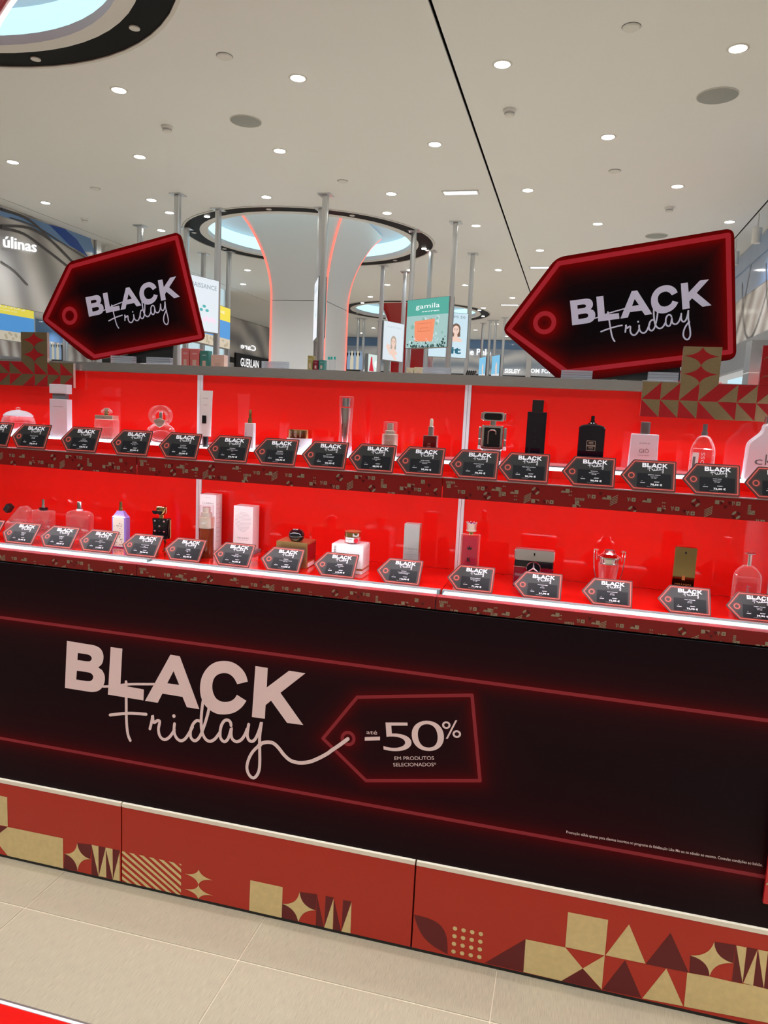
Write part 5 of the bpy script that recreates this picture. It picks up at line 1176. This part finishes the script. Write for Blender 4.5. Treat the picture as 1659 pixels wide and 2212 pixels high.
def lightbox(label, A, B, z0, z1, art, back=None, side=1, grow=-.02):
    """flat lit box between two poles A and B; art(fr_w, h) -> list of (name, mesh, material)"""
    a, b = Vector(A[:2]), Vector(B[:2])
    d = (b-a); L = d.length; ang = math.atan2(d.y, d.x)
    t = thing('lightbox_sign', label, 'sign', (a.x, a.y, z0), 'lightbox signs', rz=ang)
    x0, x1 = -grow, L+grow; h = z1-z0
    part('frame', MB().box(x0, x1, -.05, .05, 0, h), frame_g, t)
    for s_ in ((-1, 1) if back else (-1,)):
        for nm, mb, m in art(x0+.006, x1-.006, h):
            mb.xf(lambda v: ((v.x if s_ < 0 else x0+x1-v.x), (v.y-.0508)*(-s_), v.z))
            o = decal(nm, mb, m, t)
    return t
def rect(a, b, c, d): return [(a, c), (b, c), (b, d), (a, d)]
def art_gamila(a, b, h):
    w = b-a; o = []
    o.append(('photo', MB().flat([rect(a, b, .006, h*.66)]), em('garden', (.40, .62, .60), .8)))
    o.append(('header', MB().flat([rect(a, b, h*.66, h-.006)]), em('teal', (.09, .40, .33), .9)))
    mb = MB(); text(mb, 'gamila', (a+b)/2, h*.80, h*.10, w=w*.58, y=-.001, bold=.0); text(mb, 'secret', (a+b)/2+w*.08, h*.725, h*.030, w=w*.42, y=-.001, bold=.01); o.append(('lettering', mb, em('white', (.9, .95, .95), 1)))
    for nm_, cc_ in (('pale_blur', (.62, .80, .80)), ('green_blur', (.26, .50, .42))):
        mb = MB()
        for i in range(9): mb.disc(a+w*random.uniform(.08, .92), h*random.uniform(.12, .60), h*random.uniform(.02, .05), -.0004-.00001*i-(.0002 if nm_[0] == 'g' else 0), 16)
        o.append((nm_, mb, em(nm_, cc_, .8)))
    mb = MB()
    for i in range(60): mb.disc(a+w*random.uniform(.03, .97), h*(.02+.26*random.random()*abs(random.uniform(-1, 1))), h*random.uniform(.012, .03), -.0008-.00001*i, 6)
    o.append(('dark_leaves', mb, em('leaf', (.03, .08, .07), .8)))
    mb = MB(); mb.flat([rpoly([(a+w*.22, h*.14), (a+w*.66, h*.12), (a+w*.70, h*.58), (a+w*.20, h*.55)], .02)], -.0016); o.append(('soap_block', mb, em('soap', (.85, .27, .14), .95)))
    mb = MB(); mb.stroke([(a+w*.30, h*.34), (a+w*.60, h*.34), (a+w*.61, h*.50), (a+w*.29, h*.49), (a+w*.30, h*.34)], h*.010, -.002, 1); text(mb, 'gamila', a+w*.45, h*.39, h*.04, w=w*.22, y=-.002); o.append(('soap_stamp', mb, em('soap2', (.62, .16, .08), .9)))
    mb = MB()
    for i in range(30): mb.disc(a+w*random.uniform(.03, .97), h*random.uniform(.02, .20), h*random.uniform(.006, .014), -.0022-.00001*i, 6)
    o.append(('flowers', mb, em('flower', (.75, .72, .95), 1)))
    return o
def face_art(a, b, h, cz, s, hair, bg, extra, fx=.5):
    cx = a+(b-a)*fx; o = [('backlit_sheet', MB().flat([rect(a, b, .006, h-.006)]), em(*bg))]
    E_ = lambda x, z, rx, rz, n=22: circ(cx+x*s, cz+z*s, rx*s, n, rz*s)
    mb = MB(); mb.flat([E_(0, .02, .60, .72)], -.0006); mb.flat([[(cx-.55*s, cz), (cx+.55*s, cz), (cx+.62*s, cz-.95*s), (cx+.30*s, cz-1.0*s), (cx-.32*s, cz-1.0*s), (cx-.60*s, cz-.95*s)]], -.0006); o.append(('hair', mb, em(*hair)))
    mb = MB(); mb.flat([E_(0, -.12, .43, .58)], -.0012); mb.flat([[(cx-.2*s, cz-.5*s), (cx+.2*s, cz-.5*s), (cx+.24*s, cz-.95*s), (cx+.85*s, cz-1.35*s), (cx+.85*s, cz-1.7*s), (cx-.85*s, cz-1.7*s), (cx-.85*s, cz-1.35*s), (cx-.24*s, cz-.95*s)]], -.0010); o.append(('skin', mb, em('skin', (.86, .62, .52), .95)))
    mb = MB()
    for k in (-1, 1):
        mb.flat([E_(k*.17, -.04, .075, .035, 10)], -.0016); mb.stroke([(cx+(k*.28)*s, cz+.04*s), (cx+k*.17*s, cz+.08*s), (cx+k*.08*s, cz+.05*s)], .03*s, -.0016, 2)
    mb.stroke([(cx+.0*s, cz-.1*s), (cx+.05*s, cz-.24*s), (cx-.02*s, cz-.26*s)], .025*s, -.0016, 2); o.append(('eyes', mb, em('brow', (.16, .10, .08), .9)))
    mb = MB(); mb.flat([[(cx-.17*s, cz-.36*s), (cx, cz-.40*s), (cx+.17*s, cz-.36*s), (cx+.08*s, cz-.47*s), (cx-.08*s, cz-.47*s)]], -.0016); o.append(('smile', mb, em('white', (.9, .95, .95), 1)))
    mb = MB(); mb.stroke([(cx-.18*s, cz-.355*s), (cx, cz-.38*s), (cx+.18*s, cz-.355*s)], .025*s, -.0018, 2); mb.stroke([(cx-.1*s, cz-.48*s), (cx, cz-.50*s), (cx+.1*s, cz-.48*s)], .03*s, -.0018, 2); o.append(('lips', mb, em('lip', (.70, .22, .22), .9)))
    return o+extra
def art_fps(a, b, h):
    w = b-a; mb = MB(); text(mb, 'FACIAL FPS 50', (a+b)/2, h*.88, h*.055, w=w*.86, y=-.001, bold=.005); mb2 = MB(); text(mb2, 'it', a+w*.72, h*.10, h*.15, w=w*.28, y=-.001, bold=.04)
    o = face_art(a, b, h, h*.64, h*.17, ('dkhair', (.20, .12, .09), .8), ('iceblue', (.62, .80, .90), .9), [], .70)
    o[2] = (o[2][0], o[2][1], o[2][2])
    return [q for q in o]+[('headline', mb, em('slate', (.22, .30, .36), .8)), ('logo_letters', mb2, em('navy', (.03, .16, .24), .8)), ('lower_sheet', MB().flat([rect(a, b, .008, h*.36)], -.0022), em('iceblue2', (.64, .82, .92), .9)), ('logo_again', text(MB(), 'it', a+w*.72, h*.10, h*.15, w=w*.28, y=-.003, bold=.04), em('navy', (.03, .16, .24), .8))]
def art_portrait(a, b, h):
    w = b-a; mb = MB(); text(mb, 'WHITE SKIN', (a+b)/2, h*.84, h*.05, w=w*.7, y=-.001)
    hand = MB().stroke([((a+b)/2-w*.30, h*.36), ((a+b)/2-w*.22, h*.28), ((a+b)/2-w*.02, h*.16), ((a+b)/2+w*.12, h*.06)], w*.10, -.0022, 4)
    for i in range(4): hand.stroke([((a+b)/2-w*.31+i*w*.035, h*(.33-.015*i)), ((a+b)/2-w*.28+i*w*.045, h*(.42-.012*i))], w*.035, -.0024, 1)
    return face_art(a, b, h, h*.50, h*.20, ('grhair', (.50, .42, .34), .85), ('paper', (.74, .82, .88), .9), [('headline', mb, em('pale', (.50, .64, .68), .9)), ('hand', hand, em('skin', (.86, .62, .52), .95))])
def art_renais(a, b, h):
    w = b-a; mb = MB(); text(mb, 'RENAISSANCE', (a+b)/2, h*.80, h*.085, w=w*.88, y=-.001, bold=.01)
    g = MB()
    for i in range(3): g.disc(a+w*(.52+.08*i), h*(.40+.07*(i % 2)), w*.05, -.001-.0001*i, 8, w*.03)
    p = MB()
    for i in range(5): p.disc(a+w*(.60+.07*i), h*(.22+.03*(i % 2)), w*.05, -.001-.0001*i, 10)
    return [('backlit_sheet', MB().flat([rect(a, b, .006, h-.006)]), em('paper2', (.76, .82, .88), .92)), ('headline', mb, em('slate2', (.35, .42, .48), .8)), ('leaf_print', g, em('teal2', (.10, .45, .45), .9)), ('petal_print', p, em('pink2', (.90, .72, .85), .95))]
def art_yellow(a, b, h):
    w = b-a; mb = MB(); text(mb, "L'OCCITANE", (a+b)/2, h*.82, h*.07, w=w*.7, y=-.001, bold=.01); text(mb, 'EN PROVENCE', (a+b)/2, h*.74, h*.035, w=w*.45, y=-.001)
    sand = MB()
    for i in range(26): sand.disc(a+w*random.uniform(.05, .95), h*random.uniform(.06, .20), h*.05, -.0008-.00001*i, 8, h*.035)
    return [('sky_photo', MB().flat([rect(a, b, h*.22, h*.66)]), em('sky', (.10, .36, .78), .85)), ('sand_photo', MB().flat([rect(a, b, .006, h*.24)], -.0003), em('sand', (.72, .62, .48), .85)), ('header', MB().flat([rect(a, b, h*.66, h-.006)]), em('yellow', (.95, .78, .08), .9)), ('sand_bushes', sand, em('bush', (.55, .46, .30), .8)), ('lettering', mb, em('cream', (.98, .92, .7), .95))]
def art_beach(a, b, h):
    w = b-a
    return [('sky_photo', MB().flat([rect(a, b, .006, h-.006)]), em('sky2', (.22, .58, .85), .9)), ('figure', MB().flat([[(a+w*.55, h*.1), (a+w*.7, h*.1), (a+w*.68, h*.6), (a+w*.58, h*.7), (a+w*.48, h*.5)]], -.001), em('skin', (.86, .62, .52), .95)), ('surf', MB().flat([rect(a, b, .008, h*.16)], -.0008), em('paper', (.74, .82, .88), .9))]
def art_red(a, b, h):
    w = b-a
    return [('photo', MB().flat([rect(a, b, .006, h-.006)]), em('green_white', (.70, .84, .80), .9)), ('red_gown', MB().flat([[(a+w*.1, h*.1), (a+w*.55, h*.1), (a+w*.40, h*.5), (a+w*.36, h*.85), (a+w*.24, h*.85), (a+w*.2, h*.5)]], -.001), em('crimson', (.70, .02, .05), .9)), ('white_bloom', MB().disc(a+w*.72, h*.5, w*.16, -.001), em('white', (.9, .95, .95), 1))]
def zz(P, px, py):                       # height seen at pixel on the vertical through P
    d = ray(px, py); k = math.hypot(P.x, P.y)/math.hypot(d.x, d.y); return EYE.z+d.z*k
A, B = PP[(895, 498)], PP[(985, 480)]
lightbox('teal and green lightbox showing an orange soap block with gamila secret lettering', A, B, zz(B, 964, 750), zz(B, 969, 640), art_gamila, True, grow=.01)
A, B = PP[(932, 542)], PP[(1022, 548)]
lightbox('pale blue lightbox with a smiling dark-haired portrait and it lettering', A, B, zz(B, 1003, 775), zz(B, 1009, 678), art_fps, True)
A, B = PP[(828, 573)], PP[(876, 587)]
lightbox('white lightbox with a blonde portrait resting her chin on a hand', A, B, zz(B, 868, 783), zz(B, 871, 701), art_portrait, True)
A, B = PP[(384, 420)], PP[(472, 452)]
lightbox('white lightbox with grey SSANCE lettering beside the left tag sign', A, B, zz(B, 471, 722), zz(B, 471, 608), art_renais, True)
A, B = PP[(704, 420)], PP[(694, 450)]
lightbox('lightbox seen edge-on beside the tallest-looking pole', A, B, zz(A, 700, 730), zz(A, 703, 597), art_renais, True)
A, B = PP[(403, 493)], PP[(495, 543)]
lightbox('yellow and blue lightbox behind the white one, left of the column', A, B, zz(B, 488, 755), zz(B, 488, 667), art_yellow, True)
A, B = PP[(775, 687)], PP[(820, 694)]
lightbox('small lightbox with a red figure, far left of the red column', A+Vector((.25, 0, 0)), B, zz(B, 815, 808), zz(B, 815, 768), art_red)
A, B = PP[(1044, 698)], PP[(1060, 692)]
lightbox('small blue beach lightbox, left of two before the right wall', A, B, zz(B, 1055, 815), zz(B, 1055, 770), art_beach)
A, B = PP[(1072, 692)], PP[(1091, 686)]
lightbox('small blue beach lightbox, right of two before the right wall', A, B, zz(B, 1085, 815), zz(B, 1085, 766), art_beach)

# ================================================================ SHOPFRONTS AROUND THE HALL
# left: curved drape graphic over a mirrored glass front
XL_ = -7.36
t = thing('shop_fascia', 'grey and blue draped graphic fascia with white úlinas letters on the left', 'fascia', (XL_, 5.0, 0))
def z_on(x, px, py): p = on(0, x, px, py); return p.y-5.0, p.z
part('graphic_panel', MB().box(-.03, 0, 0, 5.25, 2.75, HC-.004), drape, t)
bl = MB(); P_ = [z_on(XL_, *p) for p in [(0, 447), (60, 470), (130, 492), (195, 514), (205, 548), (170, 540), (120, 520), (60, 485), (0, 466)]]
bl.add([(.004, a, b) for a, b in P_], [tuple(range(len(P_)))]); decal('blue_arc', bl, blue_m, t, 'blue glossy arc of the graphic')
P_ = [z_on(XL_, *p) for p in [(104, 484), (138, 494), (165, 517), (190, 555), (150, 530)]]
decal('deep_blue_band', MB().add([(.006, a, b) for a, b in P_], [tuple(range(len(P_)))]), mat('deep_blue', (.02, .08, .38), .1), t)
for k, pl in enumerate([[(0, 492), (50, 505), (100, 540), (145, 575)], [(0, 488), (60, 492), (110, 520), (160, 570)], [(0, 452), (60, 474), (110, 520), (155, 565)], [(0, 565), (30, 585), (58, 615)], [(20, 470), (80, 492), (140, 530), (190, 560)]]):
    Q = [z_on(XL_, *p) for p in pl]; mb = MB().stroke(Q, .035 if k < 3 else .018, 0, 5).xf(lambda v: (.008+.002*k, v.x, v.z)); decal('dark_fold', mb, mat('fold_line', (.08, .075, .08), .3), t)
ly0, lz0 = z_on(XL_, 1, 533); ly1, lz1 = z_on(XL_, 73, 545)
mb = MB(); text(mb, 'úlinas', 0, 0, .15, w=(ly1-ly0), bold=.012, align='L'); mb.xf(lambda v: (.05, ly0+v.x, lz0+(lz1-lz0)*v.x/(ly1-ly0)+v.z))
dp = MB(); dp.add([(v[0]-.012, v[1], v[2]) for v in mb.v], mb.f); mb2 = MB().add(mb.v, mb.f); mb2.add(dp.v, dp.f)
decal('letters', mb2, em('letter', (1, 1, 1), 1.0), t, 'white illuminated letters')
part('mirror_front', MB().box(-.02, .0, 0, 5.25, .0, 2.745), mirror_m, t, 'mirrored glass front')
part('end_post', MB().box(-.06, .04, 5.26, 5.38, 0, HC-.004), alu, t)
t2 = thing('glass_partition', 'pale glass partition above the left tag sign beyond the draped fascia', 'partition', (-7.45, 11.6, 0))
part('pane', MB().box(0, .02, 0, 3.2, 2.6, HC-.004), em('glazing', (.62, .82, .88), .75), t2); part('transom', MB().box(-.02, .05, 0, 3.2, 3.55, 3.60), alu, t2)
for i in range(4): part('mullion', MB().box(-.02, .05, i*1.05, i*1.05+.05, 2.6, HC-.004), alu, t2)
part('sill', MB().box(-.02, .06, 0, 3.2, 0, 2.6), wall_m, t2)
# left far: Care / GUERLAIN shop
XG = -9.4
t = thing('shop_fascia', 'grey draped shop fascia with mirrored Care lettering over a black GUERLAIN sign', 'fascia', (XG, 18.6, 0))
part('graphic_panel', MB().box(-.03, 0, 0, 3.6, 2.9, HC-.01), drape, t); part('side_pier', MB().box(-.2, .05, 3.6, 4.6, 0, HC-.01), white, t); part('left_pier', MB().box(-.2, .05, -1.2, 0, 0, HC-.01), white, t)
def on_g(px, py): p = on(0, XG, px, py); return p.y-18.6, p.z
a_, b_ = on_g(520, 752), on_g(551, 750)
mb = MB(); text(mb, 'Care', 0, 0, .16, w=1.05, align='C', mirror=True, bold=.02); mb.xf(lambda v: (.02, (a_[0]+b_[0])/2+v.x, a_[1]+v.z)); decal('letters', mb, em('letter', (1, 1, 1), 1.0), t)
a_, b_ = on_g(514, 795), on_g(568, 797); c_, d_ = on_g(514, 766), on_g(572, 776)
part('sign_box', MB().box(.0, .06, a_[0]-.25, b_[0]+.7, min(a_[1], b_[1])-.12, max(c_[1], d_[1])+.02), black_m, t)
gx0, gz0 = on_g(515, 790); gx1, _ = on_g(555, 795)
mb = MB(); text(mb, 'GUERLAIN', 0, 0, .24, w=abs(gx1-gx0), align='L', bold=.02); mb.xf(lambda v: (.065, gx0+v.x, gz0+v.z)); decal('sign_letters', mb, em('letter', (1, 1, 1), 1.0), t)
part('shop_inside', MB().box(-.02, .0, 0, 3.6, 0, 2.75), wall_m, t)
# far wall: drape graphic with "de Pele"
t = thing('shop_fascia', 'far wall graphic of pale drapes with white de Pele lettering', 'fascia', (0, 23.95, 0))
part('graphic_panel', MB().box(-8.3, 1.9, 0, .04, 2.92, 3.72), drape_b, t); part('blue_cornice', MB().box(-8.3, 1.9, -.02, .04, 3.725, HC-.01), blue_m, t)
def on_b(px, py): p = on(1, 23.93, px, py); return p.x, p.z
a_, b_ = on_b(1008, 766), on_b(1060, 766); mb = MB(); text(mb, 'Cuidados de Pele', b_[0], a_[1], .20, y=-.03, align='R', bold=.03); decal('letters', mb, em('letter', (1, 1, 1), 1.0), t)
part('dark_fascia', MB().box(-8.3, 1.9, -.06, .04, 2.45, 2.915), black_m, t)
for px_, s in ((945, 'shiseido'), (1107, 'SISHEIDO'.replace('SISHEIDO', 'SISLEY')), (1170, 'TOM FORD'), (775, 'CHANEL')):
    x_, z_ = on_b(px_, 806); mb = MB(); text(mb, s, x_, z_, .13, y=-.065, bold=.03); decal('brand_letters', mb, em('letter', (1, 1, 1), 1.0), t)
part('shop_inside', MB().box(-8.3, 1.9, 0, .04, 0, 2.44), em('shopglow', (.75, .74, .72), .5), t)
for k, xx in enumerate((-6.2, -1.6, 1.0)): part('pillar', MB().box(xx, xx+.16, -.12, 0, 0, HC-.285), alu, t)
# dark bottle advert by the column
t = thing('lightbox_sign', 'dark advert with a row of bottles right of the white column', 'sign', (*on(1, 13.5, 743, 812).xy, 0), 'lightbox signs')
z0_, z1_ = on(1, 13.5, 760, 812).z, on(1, 13.5, 760, 762).z; w_ = on(1, 13.5, 776, 780).x-on(1, 13.5, 743, 780).x
part('frame', MB().box(0, w_, 0, .08, 0, z1_), black_m, t); mb = MB(); mb2 = MB()
for i in range(5):
    x_ = .05+i*w_/5.2; (mb if i % 2 else mb2).flat([[(x_, z0_+.12), (x_+.07, z0_+.12), (x_+.07, z0_+.34), (x_+.05, z0_+.40), (x_+.05, z0_+.46), (x_+.02, z0_+.46), (x_+.02, z0_+.40), (x_, z0_+.34)]], -.002)
decal('pale_bottles', mb, em('bottle_pale', (.65, .60, .45), .8), t); decal('blue_bottles', mb2, em('bottle_blue', (.25, .35, .50), .8), t)
# right wall
XR = 2.08
t = thing('shop_fascia', 'blue and brown draped graphic wall behind the right tag sign', 'fascia', (XR, 6.0, 0))
part('graphic_panel', MB().box(0, .03, 0, 17.9, 2.72, HC-.01), drape_mat('brown_drape_print', (.26, .21, .19), (.60, .57, .54), 1.6, .06), t)
mb = MB().add([(-.004, 0, 3.35), (-.004, 17.9, 3.35), (-.004, 17.9, HC-.01), (-.004, 0, HC-.01)], [(0, 1, 2, 3)]); decal('blue_sky_band', mb, blue_m, t)
for i in range(6):
    y0 = 2.2+i*1.3; mb = MB().stroke([(y0+k*.22, 3.72-.9*math.sin(k/8*PI)**.8-.02*k) for k in range(9)], .03, 0, 3).xf(lambda v: (-.008, v.x, v.z)); decal('dark_fold', mb, MT['fold_line'], t)
part('lower_fascia', MB().box(-.05, .03, 0, 17.9, 2.36, 2.715), mat('fascia_grey', (.20, .20, .21), .3), t); part('shop_inside', MB().box(0, .03, 0, 17.9, 0, 2.355), em('shopglow', (.75, .74, .72), .5), t)
for i in range(5): part('lit_poster', MB().box(-.03, -.001, 1.6+i*2.2, 3.2+i*2.2, 1.0, 2.26), em('poster_blue' if i % 2 else 'poster_red', (.55, .80, .90) if i % 2 else (.75, .10, .10), .9), t)
yy_, zt_ = on(0, XR-.1, 1648, 738).y, on(0, XR-.1, 1648, 738).z
t = thing('square_pillar', 'steel-clad square pillar between the right tag sign and the right topper', 'pillar', (XR-.16, yy_, 0)); part('clad_face', MB().box(-.08, .08, -.15, .15, 0, zt_), steel, t); part('joint_line', MB().box(-.082, .082, -.152, .152, zt_-.36, zt_-.35), white, t)
for i, (yy, zz_) in enumerate(((8.2, 3.62), (9.4, 3.62), (10.6, 3.62))):
    t = thing('spotlight', 'small white cylinder spotlight on the right wall, %s from the front' % ORD[i], 'spotlight', (XR-.25, yy, HC), 'wall spotlights'); part('stem', MB().lathe([(.008, 0), (.008, -.16)], n=8), white, t); part('lamp_can', MB().lathe([(.05, -.16), (.05, -.32), (.045, -.325)], n=20), white, t)

# rear counter visible over the steel rail
RY = 5.6
t = thing('rear_counter', 'white lit counter behind the display carrying small boxes', 'counter', (0, RY, 0)); z_c = on(1, RY, 430, 797).z
part('counter_body', MB().box(-3.6, -2.62, -.0, .40, 0, z_c-.03), white, t); part('lit_edge', MB().box(-3.6, -2.62, -.004, .40, z_c-.029, z_c), em('edge', (.95, .97, .9), 1.1), t)
z_t = on(1, RY, 690, 799).z; x_a, x_b = on(1, RY, 660, 799).x, on(1, RY, 728, 799).x
t = thing('rear_counter', 'grey tester shelf before the white column', 'counter', (x_a, RY, 0)); part('counter_body', MB().box(0, x_b-x_a, 0, .3, 0, z_t-.014), white, t); part('shelf_board', MB().box(-.02, x_b-x_a+.02, -.02, .32, z_t-.013, z_t), steel, t)
def boxes(L_, y, zb, grp):
    for lab, x0, x1, ytop, m in L_:
        a = on(1, y, x0, ytop); b = on(1, y, x1, ytop); t = thing('carton', lab, 'box', ((a.x+b.x)/2, y+.04, zb+.0005), grp); w = b.x-a.x-.004; h = a.z-zb
        part('box', MB().rbox(w, .07, 0, h, .001, 2, .0008), m, t); mb = MB().flat([[(-w*.2, h*.12), (w*.2, h*.12), (w*.2, h*.45), (-w*.2, h*.45)], ][:1], -.0356); decal('printed_picture', mb, MT.get('card_pic') or mat('card_pic', (.60, .42, .36), .4), t); text_ = MB(); text(text_, 'care', 0, h*.72, h*.1, y=-.0358); decal('lettering', text_, print_w, t)
pinkc = mat('coral_card', (.62, .16, .16), .4); tealc = mat('teal_card', (.05, .22, .20), .4); palec = mat('pale_pink_card', (.72, .48, .42), .4)
boxes([('coral carton, leftmost on the rear counter', 391, 408, 752, pinkc), ('coral carton, second from the left on the rear counter', 409, 430, 753, pinkc), ('teal carton on the rear counter', 431, 450, 757, tealc), ('pale pink carton, right end of the rear counter', 455, 484, 766, palec)], RY, z_c, 'cartons on the rear counter')
boxes([('olive carton, left on the tester shelf', 664, 675, 768, mat('olive_card', (.35, .30, .10), .4)), ('dark red carton on the tester shelf', 676, 687, 778, mat('wine_card', (.20, .01, .03), .4)), ('dark teal carton on the tester shelf', 688, 700, 777, tealc)], RY, z_t, 'cartons on the tester shelf')
for i, px_ in enumerate((706, 712, 719)):
    a = on(1, RY, px_, 770); t = thing('tester_vial', 'slim clear vial with a turquoise cap, %s from the left on the tester shelf' % ORD[i], 'vial', (a.x, RY+.05, z_t+.0005), 'vials on the tester shelf'); h = a.z-z_t
    part('vial', MB().lathe([(.009, 0), (.009, h*.8)], n=12), acryl, t); part('cap', MB().lathe([(.009, h*.805), (.009, h)], n=12), mat('turquoise_cap', (.05, .45, .42), .3), t)
t = thing('rear_counter', 'white counter behind the acrylic holder before the green lightbox', 'counter', (0, RY, 0)); z_r = on(1, RY, 900, 811).z; x_a, x_b = on(1, RY, 870, 811).x, on(1, RY, 1040, 811).x
part('counter_body', MB().box(x_a, x_b, 0, .35, 0, z_r), white, t)
boxes([('cream carton, left of two beside the acrylic holder', 877, 893, 794, mat('cream_card', (.62, .55, .40), .4)), ('cream carton, right of two beside the acrylic holder', 894, 914, 793, MT['cream_card'])], RY, z_r, 'cartons on the right rear counter')
for i in range(5):
    a = on(1, RY+.02, 1004+i*4.4, 812); o = thing('leaflet', 'thin black leaflet leaning on the rear counter, %s from the left' % ORD[i], 'leaflet', (a.x, RY+.06, z_r+.0005), 'black leaflets'); c = part('sheet', MB().rbox(.006, .06, 0, .055, .0008, 2, .0004), black_m, o); c.rotation_euler = (0, math.radians(18), 0)
bx = on(1, 2.66, 1465, 822); t = thing('carton', 'small red and white carton behind the right tag sign foot', 'box', (bx.x, 2.66, 1.7327)); part('box', MB().rbox(.026, .02, 0, .048, .001), mat('red_card', (.55, .01, .02), .4), t); decal('label', MB().flat([[(-.013, .004), (-.003, .004), (-.001, .03), (-.013, .03)]], -.0104), print_w, t)

# low red plinth in the near left corner
PZ = .10; e0 = on(2, PZ, 0, 2155.5); e1 = on(2, PZ, 0, 2164)
t = thing('low_plinth', 'low red glossy plinth with a steel and white edge at the bottom left corner', 'plinth', (0, 0, 0)); part('body', MB().box(-3, .6, .45, e0.y-.004, 0, PZ-.003), black_m, t)
part('steel_edge', MB().box(-3, .6, e1.y+.003, e0.y, PZ-.003, PZ), mat('edge_steel_dark', (.28, .24, .22), .35, .7), t); part('white_edge', MB().box(-3, .6, e1.y-.005, e1.y+.0028, PZ-.003, PZ+.002), print_w, t)
part('red_top', MB().box(-3, .6, .45, e1.y-.0052, PZ-.003, PZ+.0005), red_gl, t)
